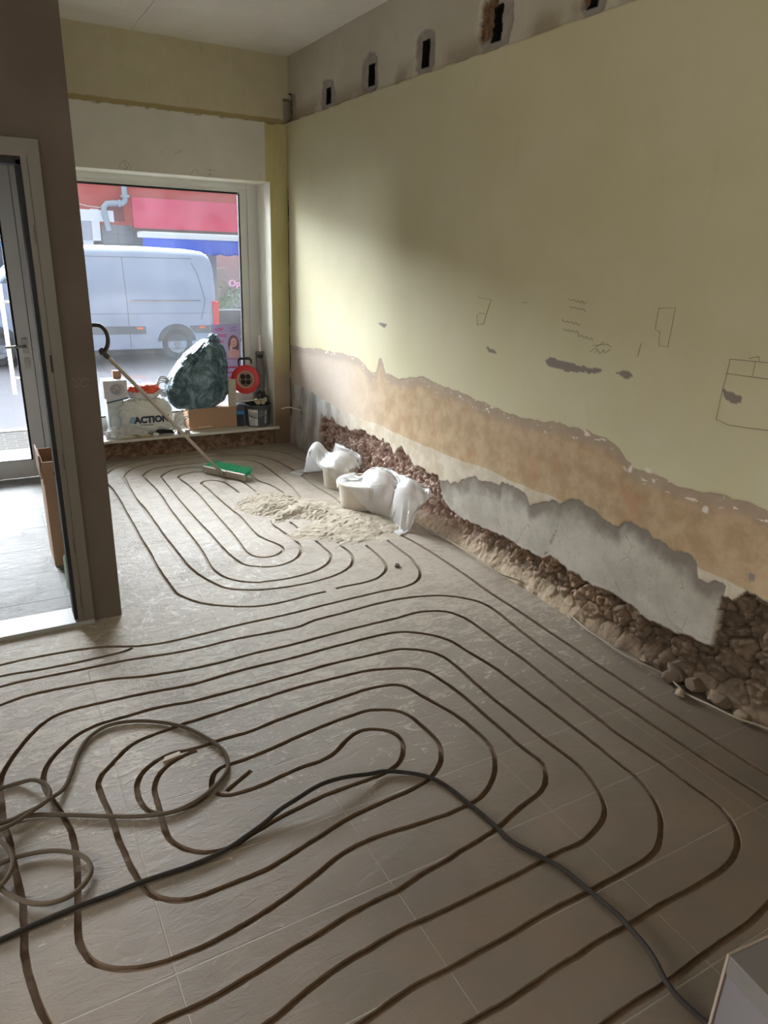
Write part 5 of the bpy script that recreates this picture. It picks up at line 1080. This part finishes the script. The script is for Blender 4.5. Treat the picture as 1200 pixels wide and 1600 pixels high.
# ---- primer pail
pc_ = (2.152, 6.19); pail = thing('paint_pail', 'grey Bona R820 plastic pail at the right end of the window board', 'pail', (pc_[0], pc_[1], ZB)); Mp = Matrix.Translation((pc_[0], pc_[1], ZB))
t = NT('pail_print'); M_pgrey = mat('dark_grey_pail', (86, 86, 88), .5)
lathe('pail_body', [(.103, 0), (.117, .175), (.113, .175), (.100, .004), (0, .004)], M_pgrey, pail, 48, Mp)
lathe('rim', [(.113, .168), (.121, .170), (.123, .188), (.123, .198), (.112, .198), (.112, .168)], mat('pail_rim', (70, 70, 72), .5), pail, 48, Mp)
def wrap(name, a0, a1, z0, z1, m, d=.0012, n=16):
    V = []; F = []
    for i in range(n+1):
        a_ = a0+(a1-a0)*i/n
        for z_ in (z0, z1):
            r_ = .103+.014*z_/.175
            for dd in (d, -.001): V.append((pc_[0]+(r_+dd)*math.cos(a_), pc_[1]+(r_+dd)*math.sin(a_), ZB+z_))
    for i in range(n):
        b = 4*i; c_ = b+4; F += [(b, c_, c_+2, b+2), (b+1, b+3, c_+3, c_+1), (b, b+1, c_+1, c_), (b+2, c_+2, c_+3, b+3)]
    F += [(0, 2, 3, 1), (4*n, 4*n+1, 4*n+3, 4*n+2)]
    return mesh(name, V, F, m, pail)
camang = math.atan2(-pc_[1], -pc_[0])
wrap('white_label', camang-.78, camang+.02, .012, .160, mat('label_white', (220, 220, 216), .5))
wrap('bar_code_label', camang+.62, camang+.80, .03, .150, mat('label_pale', (176, 176, 172), .5))
def wrap_text(name, s_, size, a_c, z0, m):
    o = text(name, s_, size, m, None, Matrix.Identity(4), offset=.0006 if size > .02 else 0, ext=.0003)
    for v in o.data.vertices:
        r_ = .103+.014*(z0+v.co.y)/.175+.0020+v.co.z; a_ = a_c+v.co.x/.112; v.co = Vector((pc_[0]+r_*math.cos(a_), pc_[1]+r_*math.sin(a_), ZB+z0+v.co.y))
    o.parent = pail; return o
wrap_text('brand_print', 'Bona', .036, camang-.36, .118, mat('grey_ink', (120, 120, 120), .5)); wrap_text('number_print', 'R820', .036, camang-.36, .088, M_ink)
for k in range(5):
    r0 = .012+.013*k; pts = []
    for a_ in np.linspace(PI*.5, PI*1.08, 16):
        u = .018+r0*math.cos(a_)*1.0; z_ = .018+r0*math.sin(a_)
        if z_ < .014: continue
        rr = .103+.014*z_/.175+.0016; aa = camang-.36+u/.112; pts.append((pc_[0]+rr*math.cos(aa), pc_[1]+rr*math.sin(aa), ZB+z_))
    tube('printed_arc', pts, .0014, M_ink, pail, 4)
for k in range(4): wrap('text_line', camang+.10, camang+.52, .14-.016*k, .143-.016*k, mat('label_pale', (176, 176, 172), .5), .0016)
hp_ = [(pc_[0]+.124*math.cos(a_), pc_[1]+.124*math.sin(a_), ZB+.165-.08*math.sin((a_-camang+1.2)/2.4*PI)) for a_ in np.linspace(camang-1.2, camang+1.2, 24)]
tube('wire_handle', hp_, .0022, mat('dark_wire', (60, 60, 60), .4, .5), pail, 6)
adopt(pail)
# things lying on the pail
for i, (dx, lab) in enumerate(((.0, 'left one of the two cardboard tubes lying on the paint pail'), (.046, 'right one of the two cardboard tubes lying on the paint pail'))):
    o = lathe('cardboard_tube', [(.013, 0), (.020, 0), (.020, .09), (.013, .09), (.013, 0)], mat('tube_card', (178, 158, 130), .8), None, 20, disc_mtx((2.135+dx, 6.11, ZB+.2205), (.12, 1, 0)))
    tag(o, lab, 'tube', 'cardboard tubes on the paint pail')
sk = tube('metal_rod', [(1.985, 6.17, .395), (2.20, 6.12, .4185)], .006, M_steel, None, 8); tag(sk, 'thin steel rod lying from the case across the paint pail', 'rod')
# ---- reciprocating saw standing on the pail
saw = thing('reciprocating_saw', 'black battery reciprocating saw standing upright against the window reveal', 'saw', (2.24, 6.25, .37))
M_sblk = mat('tool_black', (46, 44, 44), .5); M_sgry = mat('tool_dusty_grey', (104, 102, 100), .6)
b0 = Vector((2.225, 6.27, .46)); b1 = Vector((2.235, 6.32, .80)); dsv = (b1-b0).normalized()
def along(k): return b0+dsv*k
tube('motor_body', [along(k) for k in (0, .03, .06, .12, .16, .20, .26, .30)], [.024, .032, .034, .036, .040, .038, .033, .026], M_sgry, saw, 16)
tube('grip', [along(.02), along(-.04)+Vector((.015, -.01, 0)), Vector((2.215, 6.22, .425))], [.026, .020, .022], M_sblk, saw, 12)
tube('rear_loop', [along(.01)+Vector((-.01, 0, 0)), Vector((2.165, 6.235, .44)), Vector((2.17, 6.22, .41))], .012, M_sblk, saw, 10)
box('battery', (2.195, 6.175, ZB+.200), (2.262, 6.245, ZB+.262), M_sblk, saw, .008); box('battery_label', (2.212, 6.1735, ZB+.212), (2.240, 6.1752, ZB+.250), mat('label_pale', (176, 176, 172), .5), saw)
lathe('collar', [(.020, 0), (.030, .005), (.030, .03), (.022, .036), (.0, .036)], M_sblk, saw, 20, disc_mtx(along(.30), dsv))
boxes('shoe', [((-.034, -.030, .036), (.034, -.018, .060)), ((-.034, .018, .036), (.034, .030, .060)), ((-.034, -.030, .030), (.034, .030, .038))], M_sgry, saw, .002).data.transform(disc_mtx(along(.30), dsv))
box('blade', (-.012, -.001, .036), (.006, .001, .20), M_steel, saw).data.transform(disc_mtx(along(.30), dsv)); adopt(saw)
# ---- pale profiles leaning beside the window
lp = box('plastic_profile', (-.022, -.004, 0), (.022, .004, .60), mat('pale_profile', (206, 206, 200), .5), None, .001)
lp.data.transform(Matrix.Translation((2.172, 6.345, ZB+.262)) @ Matrix.Rotation(math.radians(-7), 4, 'X') @ Matrix.Rotation(math.radians(2), 4, 'Y')); 
lp.data.transform(Matrix.Translation((0, 0, -.262))); lp.data.transform(Matrix.Translation((0, 0, .0)))
tag(lp, 'pale plastic profile leaning against the window frame behind the cable reel', 'profile')
lp2 = box('plastic_profile', (-.012, -.004, 0), (.012, .004, .70), mat('grey_profile', (176, 178, 174), .5), None, .001)
lp2.data.transform(Matrix.Translation((2.262, 6.350, ZB)) @ Matrix.Rotation(math.radians(-6), 4, 'X') @ Matrix.Rotation(math.radians(-2.5), 4, 'Y')); tag(lp2, 'narrow grey profile leaning at the window frame, nearest the reveal', 'profile')
# ---- left end of the board
bk = thing('plastic_crate', 'pale plastic crate at the left end of the board carrying the socket carton', 'crate', (.93, 6.31, ZB))
boxes('crate_body', [((.87, 6.24, ZB), (1.00, 6.39, ZB+.006)), ((.87, 6.24, ZB), (.875, 6.39, .485)), ((.995, 6.24, ZB), (1.0, 6.39, .485)), ((.87, 6.385, ZB), (1.0, 6.39, .485)), ((.87, 6.24, ZB), (1.0, 6.245, .485))], mat('milky_crate', (206, 210, 212), .5), bk, .0015)
[tube('crate_rib', [(.872, 6.238, z_), (.998, 6.238, z_)], .004, mat('milky_crate', (206, 210, 212), .5), bk) for z_ in (.24, .32, .40)]; adopt(bk)
sx = thing('socket_carton', 'white product carton printed with a round power socket', 'box', (.955, 6.29, .487))
box('carton', (.85, 6.215, .487), (1.035, 6.37, .635), mat('white_carton', (206, 204, 210), .6), sx, .002)
pr = lathe('socket_print', [(0, 0), (.050, 0), (.050, .0008), (0, .0008)], mat('print_grey', (176, 174, 182), .6), sx, 32, disc_mtx((.955, 6.2148, .562), (0, -1, 0)), sx=1.2)
lathe('print_ring', [(.030, .0006), (.036, .0006), (.036, .0014), (.030, .0014), (.030, .0006)], mat('print_dark', (120, 118, 126), .6), pr, 28, disc_mtx((.945, 6.2148, .562), (0, -1, 0)))
bm = bmesh.new()
for dx, dz in ((-.012, .006), (.012, -.006), (0, -.016)): bx(bm, (.945+dx-.004, 6.2128, .562+dz-.004), (.945+dx+.004, 6.2136, .562+dz+.004))
from_bm('print_holes', bm, M_black, pr); adopt(sx)
wd = box('wood_offcut', (.945, 6.30, .636), (1.01, 6.35, .70), mat('brown_wood', (142, 112, 88), .8), None, .002); tag(wd, 'small brown wooden offcut on top of the socket carton', 'offcut')
P_ = [(.915+.045*math.cos(k/70*2*PI*4), 6.165+.018*math.sin(k/70*2*PI*4+.6), .285+.075*math.sin(k/70*2*PI*4)+.0002*k) for k in range(70)]
tag(tube('clear_hose', [(p[0], p[1], max(p[2], ZB+.007)) for p in P_], .006, mat('clear_hose', (190, 200, 204), .25), None, 7), 'clear thin hose coiled upright at the left end of the board', 'hose')
tag(tube('dark_rod', [(.86, 6.20, .455), (1.03, 6.16, .497)], .006, mat('dark_blue_metal', (66, 84, 104), .4), None, 8), 'thin dark rod resting between socket carton and white carrier bag', 'rod')
PF = pillow(.99, 6.145, .205, .125, .05, .055, .9, 70, 40, .022, 33, 2.6); tag(bag_obj('plastic_film', PF, M_bag, None, ZB, 6.21), 'crumpled translucent film at the left end of the window board', 'film')
PF = pillow(.93, 6.155, .235, .07, .04, .045, .9, 60, 36, .02, 37, 2.6)
yt = tube('yellow_tube', [(.93, 6.085, ZB+.009), (1.17, 6.105, ZB+.009)], .009, mat('pale_yellow_tube', (204, 184, 112), .4), None, 12); tag(yt, 'slim yellow tube lying in front of the white carrier bag', 'tube')
gt = lathe('grey_pipe', [(.009, 0), (.0125, 0), (.0125, .13), (.009, .13), (.009, 0)], mat('grey_pvc', (162, 158, 148), .5), None, 16, disc_mtx((1.075, 6.068, ZB+.0135), (-.6, .55, .20))); 
tag(gt, 'short grey pipe end lying at the edge of the window board', 'pipe')
P_ = [(1.29+.075*math.cos(k/110*2*PI*5+k*.02)*(1-.002*k), 6.10+.028*math.sin(k/110*2*PI*5), ZB+.006+.00025*k+.014*abs(math.sin(k*.31))) for k in range(110)]
bc = tube('black_cable_coil', P_, .0052, mat('black_cable', (34, 34, 34), .5), None, 7); tag(bc, 'flat coil of black cable lying in front of the carrier bag', 'cable')
pg = lathe('white_plug', [(0, 0), (.012, 0), (.016, .01), (.016, .03), (.008, .045), (0, .045)], mat('plug_white', (226, 226, 222), .4), None, 16, disc_mtx((1.19, 6.075, ZB+.017), (1, .1, 0))); tag(pg, 'white plug lying left of the black cable coil', 'plug')
bm = bmesh.new(); rr = random.Random(5)
for k in range(14):
    a0 = Vector((1.37+rr.uniform(-.02, .02), 6.14+rr.uniform(-.03, .04), ZB+.012+rr.uniform(0, .05))); a1 = Vector((1.50+rr.uniform(-.03, .02), 6.155+rr.uniform(-.02, .02), .335+rr.uniform(-.05, .04))); mdp = (a0+a1)/2+Vector((rr.uniform(-.03, .03), 0, rr.uniform(.0, .04)))
    tube_bm(bm, catmull([a0, mdp, a1], .02), .0038, 5)
wb_ = from_bm('wire_bundle', bm, mat('pale_flat_wire', (196, 194, 186), .5), None, smooth=True); tag(wb_, 'bundle of pale stiff wires fanning out between carrier bag and carton', 'wire', kind='stuff')
br_ = boxes('metal_bracket', [((1.40, 6.075, ZB), (1.425, 6.135, ZB+.055)), ((1.425, 6.075, ZB), (1.50, 6.135, ZB+.020)), ((1.46, 6.08, ZB+.02), (1.50, 6.12, ZB+.032))], mat('dull_metal', (150, 148, 142), .5, .4), None, .002); tag(br_, 'dull grey metal bracket lying left of the cardboard box', 'bracket')

# ---- poster taped to the pane, seen from behind
t = NT('poster_paper'); a1_ = t.n('ShaderNodeBsdfTranslucent'); a1_.inputs[0].default_value = (.30, .27, .36, 1); a2_ = t.n('ShaderNodeBsdfDiffuse'); a2_.inputs[0].default_value = lin(196, 184, 216); mm = t.n('ShaderNodeMixShader'); mm.inputs[0].default_value = .78
t.t.links.new(a1_.outputs[0], mm.inputs[1]); t.t.links.new(a2_.outputs[0], mm.inputs[2]); t.t.links.new(mm.outputs[0], t.out.inputs[0]); M_paper = t.m
yp = YG+.0255; po = thing('poster', 'lavender moving notice poster on the window pane, its red text reversed', 'poster', (1.97, yp, .50))
box('paper', (1.835, yp-.0006, .50), (2.100, yp, 1.045), M_paper, po)
M_pred = mat('poster_red', (214, 84, 124), .6); M_pbl = mat('poster_blue', (96, 92, 140), .6)
for s_, z_, x_ in (('Wir', .985, 1.905), ('ziehen', .935, 1.905), ('um!', .885, 1.905)):
    text('headline', s_, .050, M_pred, po, frame_mtx((x_, yp-.0014, z_), (-1, 0, 0), (0, 0, 1)), offset=.0008)
text('note', 'Immer', .024, M_pbl, po, frame_mtx((2.035, yp-.0014, 1.010), (-1, 0, -.15), (.0, 0, 1))); text('note', 'besser', .024, M_pbl, po, frame_mtx((2.035, yp-.0014, .985), (-1, 0, -.15), (.0, 0, 1)))
def ell(name, cx_, cz_, rx_, rz_, m, parent, d=.0010, n=24): return prism(name, [(rx_*math.cos(2*PI*k/n), rz_*math.sin(2*PI*k/n)) for k in range(n)], .0004, m, parent, Matrix(((1, 0, 0, cx_), (0, 0, 1, yp-d), (0, 1, 0, cz_), (0, 0, 0, 1))))
ph = ell('portrait_hair', 2.035, .865, .052, .085, mat('print_brown', (132, 96, 104), .6), po)
ell('portrait_face', 2.037, .885, .030, .042, mat('print_skin', (226, 180, 180), .6), ph, .0016); ell('portrait_shoulder', 2.035, .785, .058, .040, mat('print_skin', (226, 180, 180), .6), ph, .0014)
ell('portrait_hand', 2.010, .835, .014, .030, mat('print_skin2', (232, 196, 194), .6), ph, .0020)
for dx in (-.011, .011): ell('portrait_eye', 2.037+dx, .892, .0045, .0028, M_black, ph, .0022, 10)
ell('portrait_mouth', 2.037, .865, .009, .0035, mat('print_lip', (196, 70, 90), .6), ph, .0022, 12)
boxes('text_rule', [((1.85, yp-.0012, .735), (2.09, yp-.0006, .740)), ((1.86, yp-.0012, .70), (1.98, yp-.0006, .712)), ((1.86, yp-.0012, .655), (2.06, yp-.0006, .670)), ((1.86, yp-.0012, .61), (2.02, yp-.0006, .622)), ((1.86, yp-.0012, .565), (2.05, yp-.0006, .577))], M_pred, po)
adopt(po)

# chip of tile left standing between two slots
sp_ = on_z(268, 1184); sh = prism('tile_shard', [(-.035, -.008), (.03, -.012), (.034, .006), (-.02, .012)], .006, mat('chipped_tile', (164, 148, 128), .7), None, Matrix.Translation((sp_[0], sp_[1], .0075)) @ Matrix.Rotation(.25, 4, 'Z'))
tag(sh, 'thin pointed tile shard lying between two slots inside the big cable loop', 'shard')
